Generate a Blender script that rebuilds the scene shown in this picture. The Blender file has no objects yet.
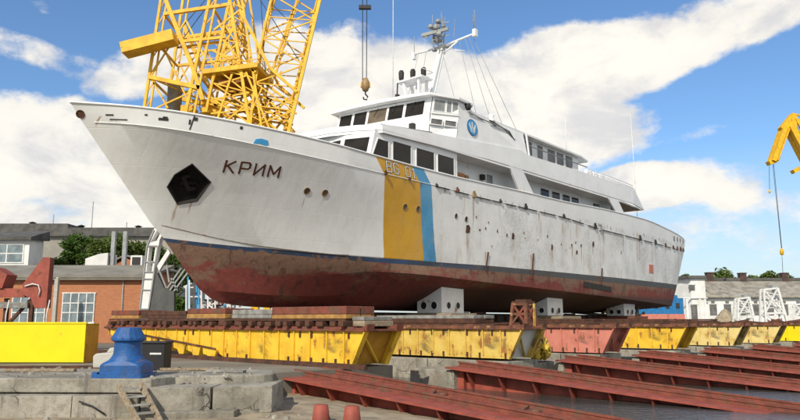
import bpy, bmesh, math, random
from mathutils import Vector, Matrix
from mathutils.bvhtree import BVHTree
random.seed(11)
R = math.radians
scene = bpy.context.scene
col = scene.collection

# ------------------------------------------------------------------ camera
F_PX = 700.0                       # focal length in pixels of an 800 px wide picture
PITCH = math.atan(110 / F_PX)
CAM_H = 1.6
cd = bpy.data.cameras.new('camera')
cam = bpy.data.objects.new('camera', cd)
col.objects.link(cam)
cd.sensor_width = 36
cd.lens = 36 * F_PX / 800
cd.clip_start = 0.1
cd.clip_end = 9000
cam.location = (0, 0, CAM_H)
cam.rotation_euler = (math.pi / 2 + PITCH, 0, 0)
scene.camera = cam

# ------------------------------------------------------------------ light
SUN_AZ = R(-157)                   # compass angle from +Y (to the right positive): the sun stands left, a little behind
SUN_EL = R(38)
sun_dir = Vector((math.sin(SUN_AZ) * math.cos(SUN_EL), math.cos(SUN_AZ) * math.cos(SUN_EL), math.sin(SUN_EL)))
sd = bpy.data.lights.new('sun', 'SUN')
sd.energy = 3.8
sd.angle = R(0.5)
sd.color = (1.0, 0.93, 0.80)
sun = bpy.data.objects.new('sun', sd)
col.objects.link(sun)
sun.rotation_euler = (-sun_dir).to_track_quat('-Z', 'Y').to_euler()
scene.view_settings.view_transform = 'Standard'
scene.view_settings.look = 'None'
scene.view_settings.exposure = 0.15
scene.view_settings.gamma = 1.0
scene.view_settings.use_curve_mapping = False

# ------------------------------------------------------------------ sky: Nishita with procedural clouds placed by direction
world = bpy.data.worlds.new('World')
scene.world = world
world.use_nodes = True


class NT:
    """small helper for node trees"""
    def __init__(self, tree):
        self.t = tree
        self.n = tree.nodes
        self.l = tree.links

    def new(self, kind, **kw):
        n = self.n.new(kind)
        for k, v in kw.items():
            setattr(n, k, v)
        return n

    def put(self, sock, val):
        if isinstance(val, bpy.types.NodeSocket):
            self.l.new(val, sock)
        else:
            try:
                sock.default_value = val
            except Exception:
                sock.default_value = (*val, 1.0)

    def math(self, op, a, b=None, c=None, clamp=False):
        n = self.new('ShaderNodeMath', operation=op, use_clamp=clamp)
        self.put(n.inputs[0], a)
        if b is not None:
            self.put(n.inputs[1], b)
        if c is not None:
            self.put(n.inputs[2], c)
        return n.outputs[0]

    def step(self, x, lo, hi, a=0.0, b=1.0, smooth=True):
        n = self.new('ShaderNodeMapRange', interpolation_type='SMOOTHSTEP' if smooth else 'LINEAR')
        n.clamp = True
        self.put(n.inputs[0], x)
        self.put(n.inputs[1], lo)
        self.put(n.inputs[2], hi)
        self.put(n.inputs[3], a)
        self.put(n.inputs[4], b)
        return n.outputs[0]

    def noise(self, vec, scale, detail=4, rough=0.55, dist=0.0):
        n = self.new('ShaderNodeTexNoise')
        self.put(n.inputs['Vector'], vec)
        n.inputs['Scale'].default_value = scale
        n.inputs['Detail'].default_value = detail
        n.inputs['Roughness'].default_value = rough
        n.inputs['Distortion'].default_value = dist
        return n.outputs['Fac']

    def mix(self, f, a, b, blend='MIX'):
        n = self.new('ShaderNodeMix', data_type='RGBA', blend_type=blend)
        self.put(n.inputs[0], f)
        self.put(n.inputs[6], a)
        self.put(n.inputs[7], b)
        return n.outputs[2]

    def scale(self, vec, s, loc=(0, 0, 0)):
        n = self.new('ShaderNodeMapping')
        self.put(n.inputs['Vector'], vec)
        n.inputs['Scale'].default_value = s
        n.inputs['Location'].default_value = loc
        return n.outputs[0]


SKY_STR = 0.10
wt = NT(world.node_tree)
wt.n.clear()
sky = wt.new('ShaderNodeTexSky', sky_type='NISHITA')
sky.sun_disc = False
sky.sun_elevation = SUN_EL
sky.sun_rotation = SUN_AZ
sky.altitude = 0
sky.air_density = 1.0
sky.dust_density = 0.6
sky.ozone_density = 2.0
tc = wt.new('ShaderNodeTexCoord')
sx = wt.new('ShaderNodeSeparateXYZ')
wt.l.new(tc.outputs['Generated'], sx.inputs[0])
az = wt.math('ARCTAN2', sx.outputs[0], sx.outputs[1])
el = wt.math('ARCSINE', sx.outputs[2])
cmb = wt.new('ShaderNodeCombineXYZ')
wt.put(cmb.inputs[0], az)
wt.put(cmb.inputs[1], el)
ae = cmb.outputs[0]
# warp the cloud outlines
n1 = wt.noise(wt.scale(ae, (1, 1.5, 1)), 5.5, 9, 0.60, 0.15)
n2 = wt.noise(wt.scale(ae, (1, 1.6, 1), (3.1, 1.7, 0)), 13.0, 6, 0.60)
# lobes: azimuth, elevation, half width, half height, tilt, strength
LOBES = [
    (-0.02, 0.300, 0.20, 0.085, 0.00, 1.0),
    (-0.10, 0.350, 0.075, 0.060, 0.20, 0.9),
    (0.05, 0.345, 0.10, 0.040, 0.10, 0.55),
    (0.16, 0.310, 0.20, 0.065, 0.22, 1.0),
    (0.30, 0.340, 0.20, 0.050, 0.26, 0.95),
    (0.46, 0.385, 0.20, 0.040, 0.22, 0.9),
    (0.22, 0.245, 0.14, 0.050, 0.20, 0.8),
    (-0.16, 0.280, 0.10, 0.120, 0.00, 1.0),
    (-0.36, 0.330, 0.075, 0.035, 0.35, 0.8),
    (-0.47, 0.330, 0.13, 0.020, -0.15, 0.5),
    (-0.52, 0.395, 0.05, 0.015, -0.20, 0.35),
    (-0.46, 0.250, 0.20, 0.035, 0.00, 0.65),
    (-0.45, 0.130, 0.30, 0.100, 0.00, 0.80),
    (0.21, 0.232, 0.22, 0.014, 0.06, 0.50),
    (0.33, 0.176, 0.085, 0.030, 0.05, 1.0),
    (0.20, 0.160, 0.16, 0.040, 0.05, 0.7),
    (0.48, 0.150, 0.24, 0.060, 0.05, 0.50),
    (0.40, 0.080, 0.30, 0.050, 0.00, 0.40),
    (-1.9, 0.45, 0.75, 0.30, 0.0, 0.75),  # from here on: unseen clouds beside and behind the view, added as fill light
    (1.6, 0.45, 0.75, 0.30, 0.0, 0.9),
    (2.8, 0.50, 0.6, 0.32, 0.0, 0.9),
    (-2.9, 0.50, 0.6, 0.30, 0.0, 0.8),
]
dens = None
for a0, e0, sa, se, tl, st in LOBES:
    da = wt.math('SUBTRACT', az, a0)
    de = wt.math('SUBTRACT', el, e0)
    c, s = math.cos(tl), math.sin(tl)
    x = wt.math('DIVIDE', wt.math('ADD', wt.math('MULTIPLY', da, c), wt.math('MULTIPLY', de, s)), sa)
    y = wt.math('DIVIDE', wt.math('SUBTRACT', wt.math('MULTIPLY', de, c), wt.math('MULTIPLY', da, s)), se)
    d2 = wt.math('ADD', wt.math('MULTIPLY', x, x), wt.math('MULTIPLY', y, y))
    g = wt.math('MULTIPLY', wt.step(d2, 0.0, 2.4, 1.0, 0.0), st)
    dens = g if dens is None else wt.math('MAXIMUM', dens, g)
m = wt.math('ADD', dens, wt.math('MULTIPLY', wt.math('SUBTRACT', n1, 0.5), 1.9))
m = wt.math('ADD', m, wt.math('MULTIPLY', wt.math('SUBTRACT', n2, 0.5), 0.5))
cover = wt.step(m, 0.34, 0.64)
body = wt.step(m, 0.45, 1.25)
shade = wt.noise(wt.scale(ae, (1, 1.7, 1), (0.0, -0.012, 0)), 8.0, 7, 0.62, 0.3)
lit = wt.math('MULTIPLY_ADD', wt.step(shade, 0.34, 0.58), 0.8, wt.math('MULTIPLY', body, 0.25), clamp=True)
K = 1.0 / SKY_STR
ccol = wt.mix(lit, (0.66 * K, 0.655 * K, 0.66 * K), (0.98 * K, 0.93 * K, 0.83 * K))
# pale haze band near the horizon
hz = wt.math('MULTIPLY', wt.step(el, 0.0, 0.23, 1.0, 0.0, False), 0.75)
skyc = wt.mix(1.0, sky.outputs[0], (0.96, 1.22, 1.44), 'MULTIPLY')
skyc = wt.mix(hz, skyc, (0.64 * K, 0.66 * K, 0.67 * K))
fin = wt.mix(wt.math('MULTIPLY', cover, 0.96), skyc, ccol)
bg = wt.new('ShaderNodeBackground')
wt.l.new(fin, bg.inputs[0])
bg.inputs[1].default_value = SKY_STR
wo = wt.new('ShaderNodeOutputWorld')
wt.l.new(bg.outputs[0], wo.inputs[0])


# ------------------------------------------------------------------ geometry helpers
class MB:
    """collects faces and links them as ONE mesh object"""
    def __init__(self):
        self.v, self.f, self.m, self.s = [], [], [], []

    def face(self, pts, mi=0, smooth=False):
        b = len(self.v)
        self.v += [tuple(p) for p in pts]
        self.f.append(tuple(range(b, b + len(pts))))
        self.m.append(mi)
        self.s.append(smooth)

    def grid(self, rows, mi=0, smooth=True, mfun=None):
        b = len(self.v)
        n = len(rows[0])
        for r in rows:
            self.v += [tuple(p) for p in r]
        for i in range(len(rows) - 1):
            for j in range(n - 1):
                self.f.append((b + i * n + j, b + i * n + j + 1, b + (i + 1) * n + j + 1, b + (i + 1) * n + j))
                self.m.append(mfun(i, j) if mfun else mi)
                self.s.append(smooth)

    def hexa(self, p, mi=0):
        # p: 8 points, bottom 0-3, top 4-7
        b = len(self.v)
        self.v += [tuple(q) for q in p]
        for f in ((3, 2, 1, 0), (4, 5, 6, 7), (0, 1, 5, 4), (1, 2, 6, 5), (2, 3, 7, 6), (3, 0, 4, 7)):
            self.f.append(tuple(b + i for i in f))
            self.m.append(mi)
            self.s.append(False)

    def box(self, lo, hi, mi=0):
        (a, b, c), (d, e, f) = lo, hi
        self.hexa([(a, b, c), (d, b, c), (d, e, c), (a, e, c), (a, b, f), (d, b, f), (d, e, f), (a, e, f)], mi)

    def beam(self, p0, p1, w, h=None, mi=0, up=(0, 0, 1)):
        h = h or w
        p0, p1 = Vector(p0), Vector(p1)
        d = (p1 - p0).normalized()
        u = Vector(up)
        if abs(d.dot(u)) > 0.98:
            u = Vector((1, 0, 0))
        s = d.cross(u).normalized() * (w / 2)
        t = s.cross(d).normalized() * (h / 2)
        self.hexa([p0 - s - t, p0 + s - t, p1 + s - t, p1 - s - t, p0 - s + t, p0 + s + t, p1 + s + t, p1 - s + t], mi)

    def tube(self, pts, r, n=8, mi=0, r1=None):
        pts = [Vector(p) for p in pts]
        k = len(pts)
        rings = []
        for i, p in enumerate(pts):
            d = (pts[min(i + 1, k - 1)] - pts[max(i - 1, 0)]).normalized()
            u = Vector((0, 0, 1)) if abs(d.z) < 0.95 else Vector((1, 0, 0))
            s = d.cross(u).normalized()
            t = s.cross(d)
            rr = r if r1 is None else r + (r1 - r) * i / (k - 1)
            rings.append([p + (s * math.cos(q) + t * math.sin(q)) * rr for q in [2 * math.pi * j / n for j in range(n + 1)]])
        self.grid(rings, mi, True)
        self.face(rings[0][:-1], mi)
        self.face(rings[-1][:-1], mi)

    def prism(self, poly, vec, mi=0):
        vec = Vector(vec)
        a = [Vector(p) for p in poly]
        b = [p + vec for p in a]
        self.face(a[::-1], mi)
        self.face(b, mi)
        for i in range(len(a)):
            j = (i + 1) % len(a)
            self.face([a[i], a[j], b[j], b[i]], mi)

    def lathe(self, prof, c=(0, 0, 0), n=24, mi=0):
        rows = []
        for r, z in prof:
            rows.append([(c[0] + r * math.cos(2 * math.pi * j / n), c[1] + r * math.sin(2 * math.pi * j / n), c[2] + z) for j in range(n + 1)])
        self.grid(rows, mi, True)

    def build(self, name, mats, parent=None, loc=None, rotz=0, fix=True, merge=False, bevel=0):
        me = bpy.data.meshes.new(name)
        me.from_pydata(self.v, [], self.f)
        if not isinstance(mats, (list, tuple)):
            mats = [mats]
        for q in mats:
            me.materials.append(q)
        me.polygons.foreach_set('material_index', self.m)
        me.polygons.foreach_set('use_smooth', self.s)
        if fix or merge:
            bm = bmesh.new()
            bm.from_mesh(me)
            bmesh.ops.remove_doubles(bm, verts=bm.verts, dist=0.0005)
            bmesh.ops.recalc_face_normals(bm, faces=bm.faces)
            bm.to_mesh(me)
            bm.free()
        me.update()
        o = bpy.data.objects.new(name, me)
        col.objects.link(o)
        if parent:
            o.parent = parent
        if loc is not None:
            o.location = loc
        o.rotation_euler = (0, 0, rotz)
        if bevel:
            md = o.modifiers.new('bevel', 'BEVEL')
            md.width = bevel
            md.segments = 2
            md.limit_method = 'ANGLE'
            md.angle_limit = R(40)
        return o


def tag(o, label=None, cat=None, group=None, kind=None):
    if label:
        o['label'] = label
    if cat:
        o['category'] = cat
    if group:
        o['group'] = group
    if kind:
        o['kind'] = kind
    return o


def empty(name, loc, rotz=0):
    o = bpy.data.objects.new(name, None)
    o.empty_display_size = 0.2
    o.location = loc
    o.rotation_euler = (0, 0, rotz)
    col.objects.link(o)
    return o


def copy_tree(o, parent=None):
    c = o.copy()
    col.objects.link(c)
    if parent:
        c.parent = parent
    for ch in list(o.children):
        copy_tree(ch, c)
    return c


def at(px, py, depth):
    """the world point seen at pixel (px, py) of the 800 x 420 photo at the given distance ahead"""
    cx, cy = (px - 400) / F_PX, (210 - py) / F_PX
    d = Vector((cx, math.cos(PITCH) - cy * math.sin(PITCH), math.sin(PITCH) + cy * math.cos(PITCH)))
    return Vector((0, 0, CAM_H)) + d * (depth / d.y)


# ship frame: u runs aft from the bow tip, v to port, z up; local x = u, local y = -v
BOW = Vector((-13.449, 27.5, 0))
PHI = math.atan2(0.75759, 0.65273)
A_DIR = Vector((math.cos(PHI), math.sin(PHI), 0))
P_DIR = Vector((math.sin(PHI), -math.cos(PHI), 0))


def W(u, v, z=0.0):
    return BOW + A_DIR * u + P_DIR * v + Vector((0, 0, z))


def S(u, v, z):
    return Vector((u, -v, z))


# ------------------------------------------------------------------ materials
def material(name, col_a, col_b=None, rough=0.6, scale=2.0, rust=0.0, rust_col=(0.12, 0.045, 0.02), rust_scale=1.2,
             streak=False, bump=0.15, bump_scale=18.0, metal=0.0, dirt=0.0, dirt_col=(0.07, 0.06, 0.05), spec=0.4, stretch=(1, 1, 1)):
    m = bpy.data.materials.new(name)
    m.use_nodes = True
    t = NT(m.node_tree)
    b = t.n['Principled BSDF']
    tcn = t.new('ShaderNodeTexCoord')
    co = tcn.outputs['Object']
    if stretch != (1, 1, 1):
        co = t.scale(co, stretch)
    col_b = col_b or tuple(c * 0.78 for c in col_a)
    n = t.noise(co, scale, 6, 0.6)
    c = t.mix(t.step(n, 0.35, 0.65), col_a, col_b)
    rgh = rough
    if dirt > 0:
        nd = t.noise(co, scale * 0.45 + 0.2, 7, 0.65, 0.4)
        c = t.mix(t.math('MULTIPLY', t.step(nd, 0.68 - dirt * 0.35, 0.80 - dirt * 0.25), 0.75), c, dirt_col)
    if rust > 0:
        nr = t.noise(co, rust_scale, 8, 0.68, 0.3)
        if streak:
            ns = t.noise(t.scale(co, (3.2, 3.2, 0.22)), 1.0, 5, 0.6)
            nr = t.math('MULTIPLY_ADD', ns, 0.45, t.math('MULTIPLY', nr, 0.6))
        mask = t.step(nr, 0.70 - rust * 0.35, 0.76 - rust * 0.28)
        rc = t.mix(t.noise(co, rust_scale * 6, 4), rust_col, tuple(min(1, q * 2.6) for q in rust_col))
        c = t.mix(mask, c, rc)
        rgh = t.math('MULTIPLY_ADD', mask, 0.85 - rough, rough, clamp=True)
    t.put(b.inputs['Base Color'], c)
    t.put(b.inputs['Roughness'], rgh)
    b.inputs['Metallic'].default_value = metal
    b.inputs['Specular IOR Level'].default_value = spec
    if bump > 0:
        bp = t.new('ShaderNodeBump')
        bp.inputs['Strength'].default_value = bump
        bp.inputs['Distance'].default_value = 0.03
        t.put(bp.inputs['Height'], t.noise(co, bump_scale, 5, 0.6))
        t.l.new(bp.outputs[0], b.inputs['Normal'])
    return m


M = {}
M['white'] = material('white_paint', (0.82, 0.82, 0.81), (0.75, 0.75, 0.74), 0.45, 0.8, rust=0.20, rust_col=(0.34, 0.21, 0.12), streak=True, bump=0.05)
M['white_dirty'] = material('worn_white_paint', (0.80, 0.80, 0.78), (0.70, 0.69, 0.66), 0.6, 1.2, rust=0.26, rust_col=(0.22, 0.12, 0.06), bump=0.15)
M['grey_deck'] = material('grey_deck_paint', (0.25, 0.25, 0.24), None, 0.7, 1.0, bump=0.2)
M['yellow'] = material('worn_yellow_paint', (0.80, 0.51, 0.04), (0.68, 0.40, 0.025), 0.6, 1.6, rust=0.33, rust_scale=1.5, rust_col=(0.16, 0.06, 0.015), streak=True, dirt=0.38, dirt_col=(0.10, 0.07, 0.03), bump=0.3)
M['yellow_old'] = material('faded_yellow_paint', (0.68, 0.49, 0.12), (0.56, 0.36, 0.06), 0.65, 1.8, rust=0.42, rust_scale=1.9, rust_col=(0.17, 0.07, 0.02), streak=True, dirt=0.42, dirt_col=(0.09, 0.065, 0.04), bump=0.25)
M['yellow_pale'] = material('pale_yellow_paint', (0.70, 0.56, 0.22), (0.62, 0.46, 0.14), 0.65, 1.8, rust=0.36, rust_scale=1.8, rust_col=(0.20, 0.09, 0.03), streak=True, dirt=0.35, bump=0.2)
M['yellow_bright'] = material('bright_yellow_paint', (0.84, 0.66, 0.0), (0.80, 0.60, 0.0), 0.5, 0.9, rust=0.12, rust_scale=2.5, rust_col=(0.35, 0.20, 0.03), streak=True, dirt=0.1, dirt_col=(0.5, 0.36, 0.03), bump=0.12, bump_scale=2.0)
M['shaded_side'] = material('shaded_yellow_steel', (0.55, 0.28, 0.03), None, 0.6, 2.0, rust=0.3)  # darker yellow: shade of the side faces put into the colour
M['pink'] = material('salmon_primer', (0.58, 0.21, 0.155), (0.49, 0.17, 0.12), 0.65, 1.8, rust=0.28, rust_scale=2.0, streak=True, dirt=0.3, bump=0.2)
M['red_beam'] = material('red_oxide_paint', (0.34, 0.078, 0.05), (0.24, 0.054, 0.036), 0.65, 1.8, rust=0.40, rust_scale=2.2, rust_col=(0.09, 0.035, 0.02), dirt=0.3, bump=0.3)
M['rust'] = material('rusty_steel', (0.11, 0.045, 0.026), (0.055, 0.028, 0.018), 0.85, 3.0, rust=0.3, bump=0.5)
M['rust_red'] = material('rusty_red_timber', (0.23, 0.065, 0.04), (0.14, 0.045, 0.03), 0.85, 2.5, rust=0.50, rust_scale=2.2, rust_col=(0.08, 0.04, 0.025), bump=0.5)
M['rust_mix'] = material('flaking_rust', (0.20, 0.075, 0.04), (0.10, 0.045, 0.03), 0.85, 3.5, rust=0.4, rust_scale=3.0, rust_col=(0.25, 0.14, 0.06), bump=0.5)
M['timber'] = material('weathered_timber', (0.36, 0.29, 0.20), (0.23, 0.17, 0.11), 0.9, 2.0, bump=0.5, stretch=(6, 1, 6))
M['timber_ochre'] = material('ochre_timber', (0.42, 0.24, 0.07), (0.30, 0.15, 0.05), 0.9, 3.0, rust=0.3, bump=0.5)
M['timber_grey'] = material('grey_timber', (0.30, 0.29, 0.27), (0.18, 0.17, 0.15), 0.9, 3.0, bump=0.5)
M['black'] = material('black_rubber', (0.015, 0.015, 0.016), None, 0.6, 3.0, bump=0.1)
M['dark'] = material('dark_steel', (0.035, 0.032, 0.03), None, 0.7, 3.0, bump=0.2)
M['blue'] = material('blue_enamel', (0.014, 0.095, 0.31), (0.012, 0.07, 0.22), 0.5, 3.0, rust=0.30, rust_scale=4.5, rust_col=(0.10, 0.05, 0.03), streak=True, dirt=0.32, dirt_col=(0.10, 0.10, 0.10), bump=0.35)
M['blue_flat'] = material('blue_tarpaulin', (0.02, 0.17, 0.40), None, 0.5, 2.0)
M['sky_blue'] = material('light_blue_paint', (0.05, 0.32, 0.62), (0.04, 0.26, 0.5), 0.5, 3.0)
M['crane'] = material('crane_yellow_paint', (0.80, 0.47, 0.014), (0.66, 0.35, 0.01), 0.55, 1.4, rust=0.28, rust_scale=1.2, rust_col=(0.20, 0.08, 0.015), bump=0.08)
M['crane_dark'] = material('rusty_crane_floor', (0.34, 0.15, 0.03), (0.20, 0.08, 0.02), 0.8, 1.5, rust=0.3)
M['pocket'] = material('black_steel', (0.022, 0.018, 0.015), (0.012, 0.01, 0.009), 0.8, 2.0, bump=0.3)  # near-black colour for the inside of the pocket
M['anchor_rust'] = material('dark_rusty_anchor', (0.022, 0.016, 0.012), (0.012, 0.01, 0.009), 0.8, 4.0, bump=0.4)  # near-black rust, close to the pocket colour
M['steel_grey'] = material('grey_steel', (0.33, 0.34, 0.34), (0.24, 0.25, 0.25), 0.5, 2.0, rust=0.15)
M['cable'] = material('wire_rope', (0.05, 0.05, 0.05), None, 0.6, 4.0, bump=0)
M['letter'] = material('brown_letter_paint', (0.10, 0.035, 0.018), None, 0.7, 5.0, bump=0)
M['letter_white'] = material('white_letter_paint', (0.75, 0.75, 0.72), None, 0.6, 5.0, bump=0)
M['letter_dark'] = material('black_letter_paint', (0.03, 0.025, 0.02), None, 0.6, 5.0, bump=0)
M['tan'] = material('tan_bounce_and_locker', (0.50, 0.36, 0.20), (0.42, 0.28, 0.15), 0.7, 1.5)  # locker colour, also bounce light painted under the stern overhang
M['brass'] = material('worn_bronze', (0.35, 0.22, 0.10), None, 0.5, 3.0)
M['orange'] = material('orange_hose_box', (0.50, 0.20, 0.08), None, 0.6, 3.0)
M['roof_grey'] = material('weathered_roofing', (0.12, 0.115, 0.105), (0.07, 0.068, 0.062), 0.9, 0.9, bump=0.4, bump_scale=6)
M['roof_pale'] = material('pale_roofing_sheet', (0.25, 0.23, 0.19), (0.18, 0.165, 0.135), 0.9, 0.6, dirt=0.3, bump=0.4, bump_scale=6)
M['wall_white'] = material('whitewashed_wall', (0.76, 0.76, 0.74), (0.62, 0.61, 0.58), 0.85, 0.5, dirt=0.12, bump=0.2)
M['wall_tan'] = material('tan_render', (0.33, 0.31, 0.27), (0.25, 0.235, 0.20), 0.9, 0.3, bump=0.2)
M['dark_grey'] = material('dark_grey_plate', (0.10, 0.105, 0.10), (0.07, 0.072, 0.07), 0.7, 1.5, bump=0.1)
M['roof_tile'] = material('old_roof_tiles', (0.34, 0.31, 0.26), (0.20, 0.18, 0.145), 0.9, 0.8, dirt=0.3, bump=0.6, bump_scale=5)
M['chimney'] = material('sooty_brick', (0.10, 0.06, 0.045), (0.05, 0.035, 0.03), 0.9, 1.5, bump=0.3)
M['bark'] = material('tree_bark', (0.09, 0.065, 0.045), None, 0.95, 3.0, bump=0.6)


def glass_mat(name, tint, rough=0.06, spec=0.8):
    m = bpy.data.materials.new(name)
    m.use_nodes = True
    t = NT(m.node_tree)
    b = t.n['Principled BSDF']
    tcn = t.new('ShaderNodeTexCoord')
    n = t.noise(tcn.outputs['Object'], 1.3, 3)
    t.put(b.inputs['Base Color'], t.mix(t.step(n, 0.35, 0.65), tint, tuple(q * 0.6 for q in tint)))
    b.inputs['Roughness'].default_value = rough
    b.inputs['Specular IOR Level'].default_value = spec
    bp = t.new('ShaderNodeBump')
    bp.inputs['Strength'].default_value = 0.03
    bp.inputs['Distance'].default_value = 0.05
    t.put(bp.inputs['Height'], t.noise(tcn.outputs['Object'], 1.1, 2))
    t.l.new(bp.outputs[0], b.inputs['Normal'])
    return m


M['glass'] = glass_mat('dark_window_glass', (0.020, 0.017, 0.014), 0.05, 0.26)
M['glass_brown'] = glass_mat('brown_blinded_glass', (0.16, 0.125, 0.09), 0.12, 0.15)
M['glass_pale'] = glass_mat('pale_dusty_glass', (0.30, 0.32, 0.32), 0.25, 0.5)
M['glass_grey'] = glass_mat('grey_louvre', (0.17, 0.165, 0.16), 0.4, 0.3)
M['glass_block'] = glass_mat('workshop_glass', (0.22, 0.27, 0.29), 0.25, 0.5)


def clear_glass():
    m = bpy.data.materials.new('clear_glass')
    m.use_nodes = True
    t = NT(m.node_tree)
    b = t.n['Principled BSDF']
    b.inputs['Base Color'].default_value = (0.75, 0.80, 0.80, 1)
    b.inputs['Roughness'].default_value = 0.15
    b.inputs['Alpha'].default_value = 0.45
    return m


M['glass_clear'] = clear_glass()


def hull_white():
    """white topsides with the yellow and blue flag band, welded plate seams, scuffs and rust runs"""
    m = bpy.data.materials.new('hull_white_paint')
    m.use_nodes = True
    t = NT(m.node_tree)
    b = t.n['Principled BSDF']
    tcn = t.new('ShaderNodeTexCoord')
    co = tcn.outputs['Object']
    s = t.new('ShaderNodeSeparateXYZ')
    t.l.new(co, s.inputs[0])
    u, z = s.outputs[0], s.outputs[2]
    n = t.noise(co, 0.5, 6, 0.6)
    base = t.mix(t.step(n, 0.3, 0.7), (0.80, 0.795, 0.775), (0.72, 0.715, 0.69))
    # yellow and blue band: slanted above the knuckle (z 8.95), upright below it
    dz = t.math('SUBTRACT', z, 9.0)
    sl = t.math('ADD', t.math('MULTIPLY', t.math('MAXIMUM', dz, 0.0), 0.85), t.math('MULTIPLY', t.math('MINIMUM', dz, 0.0), 0.2))
    ub = t.math('ADD', u, sl)
    wob = t.math('MULTIPLY', t.math('SUBTRACT', t.noise(co, 3.0, 3), 0.5), 0.06)
    ub = t.math('ADD', ub, wob)

    def between(x, lo, hi):
        return t.math('MULTIPLY', t.math('GREATER_THAN', x, lo), t.math('LESS_THAN', x, hi))
    yel = between(ub, 14.34, 17.2)
    blu = between(ub, 17.2, 18.2)
    port = t.math('LESS_THAN', s.outputs[1], 0.0)
    base = t.mix(t.math('MULTIPLY', yel, port), base, t.mix(t.step(n, 0.3, 0.7), (0.66, 0.36, 0.03), (0.56, 0.29, 0.02)))
    base = t.mix(t.math('MULTIPLY', blu, port), base, t.mix(t.step(n, 0.3, 0.7), (0.09, 0.35, 0.58), (0.06, 0.26, 0.47)))
    # grime grows aft
    aft = t.step(u, 14.0, 26.0)
    low = t.step(z, 9.3, 8.6)
    g = t.noise(t.scale(co, (1, 1, 0.55)), 0.7, 8, 0.66, 0.5)
    gm = t.math('MULTIPLY', t.step(g, 0.44, 0.72), t.math('MULTIPLY', t.math('MULTIPLY_ADD', aft, 0.42, 0.10), low))
    base = t.mix(gm, base, (0.40, 0.36, 0.30))
    # scribbled dark scuffs
    sc = t.noise(co, 2.2, 9, 0.75, 1.6)
    scm = t.math('MULTIPLY', t.step(t.math('ABSOLUTE', t.math('SUBTRACT', sc, 0.5)), 0.016, 0.0), t.math('MULTIPLY', t.step(t.noise(co, 0.35, 2), 0.44, 0.54), t.math('MULTIPLY', aft, low)))
    base = t.mix(t.math('MULTIPLY', scm, 0.8), base, (0.10, 0.085, 0.07))
    # rust runs
    rs = t.noise(t.scale(co, (3.4, 0.3, 0.13)), 1.0, 5, 0.6)
    rb = t.noise(t.scale(co, (0.5, 0.3, 0.35)), 1.0, 5, 0.65, 0.3)
    rm = t.math('MULTIPLY', t.step(t.math('MULTIPLY_ADD', rb, 0.6, t.math('MULTIPLY', rs, 0.5)), 0.60, 0.72), t.math('MULTIPLY', t.math('MULTIPLY_ADD', aft, 0.75, 0.10), low))
    base = t.mix(rm, base, (0.45, 0.31, 0.17))
    sp = t.step(t.noise(co, 3.4, 6, 0.6, 0.3), 0.665, 0.70)
    base = t.mix(t.math('MULTIPLY', sp, t.math('MULTIPLY', aft, low)), base, (0.19, 0.075, 0.03))
    wig = t.math('MULTIPLY', t.math('SUBTRACT', t.noise(t.scale(co, (1.5, 1, 0.8)), 2.0, 3), 0.5), 0.16)
    brk = t.noise(t.scale(co, (5, 1, 0.6)), 1.0, 4)
    runs = None
    for u0, z0, ln, w in ((21.8, 6.7, 1.9, .16), (21.4, 8.95, 1.8, .10), (22.3, 8.9, 2.6, .13), (25.2, 8.9, 1.2, .09), (26.8, 6.8, 1.2, .10), (27.6, 8.9, 1.5, .10), (30.1, 8.9, 0.9, .14), (31.9, 6.5, 1.2, .14), (34.9, 6.9, 1.3, .16), (36.3, 7.0, 1.6, .18), (38.3, 7.2, 0.9, .12), (40.2, 8.6, 2.2, .14), (44.0, 8.6, 1.6, .14),
                          (47.5, 8.5, 2.6, .12), (51.3, 8.5, 2.0, .12), (54.0, 8.4, 1.2, .12), (9.9, 7.5, 0.8, .05), (10.85, 7.5, 0.6, .05), (4.7, 6.7, 1.2, .10), (5.2, 6.9, 0.8, .06), (16.2, 7.4, 0.7, .06), (1.0, 9.9, .5, .05), (29.0, 5.9, 0.9, .12), (23.6, 5.7, 0.8, .1)):
        du = t.math('ABSOLUTE', t.math('ADD', t.math('SUBTRACT', u, u0), wig))
        a1 = t.step(du, w, w * 0.25)
        a2 = t.math('MULTIPLY', t.step(z, z0 + 0.03, z0 - 0.05), t.step(z, z0 - ln, z0 - ln * 0.2))
        q = t.math('MULTIPLY', a1, a2)
        runs = q if runs is None else t.math('MAXIMUM', runs, q)
    runs = t.math('MULTIPLY', t.math('MULTIPLY', runs, t.step(brk, 0.32, 0.58)), 0.85)
    base = t.mix(runs, base, t.mix(brk, (0.46, 0.26, 0.11), (0.20, 0.09, 0.04)))
    # rust fringe along the knuckle seam
    fr = t.step(t.math('ABSOLUTE', t.math('SUBTRACT', z, 8.95)), 0.30, 0.0)
    frm = t.math('MULTIPLY', t.math('MULTIPLY', fr, t.step(t.noise(t.scale(co, (2.0, 0.3, 0.8)), 1.4, 5), 0.50, 0.68)), t.step(u, 12, 18))
    base = t.mix(t.math('MULTIPLY', frm, 0.8), base, (0.16, 0.09, 0.05))
    t.put(b.inputs['Base Color'], base)
    b.inputs['Roughness'].default_value = 0.5
    # plating: seams and slight buckling
    br = t.new('ShaderNodeTexBrick')
    br.inputs['Scale'].default_value = 1.0
    br.inputs['Mortar Size'].default_value = 0.012
    br.inputs['Mortar Smooth'].default_value = 0.6
    br.inputs['Brick Width'].default_value = 5.5
    br.inputs['Row Height'].default_value = 1.35
    cx = t.new('ShaderNodeCombineXYZ')
    t.put(cx.inputs[0], u)
    t.put(cx.inputs[1], z)
    t.l.new(cx.outputs[0], br.inputs['Vector'])
    h = t.math('ADD', t.math('MULTIPLY', br.outputs['Fac'], -0.35), t.math('MULTIPLY', t.noise(t.scale(co, (1.4, 1, 0.5)), 1.0, 3), 1.0))
    bp = t.new('ShaderNodeBump')
    bp.inputs['Strength'].default_value = 0.35
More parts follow.
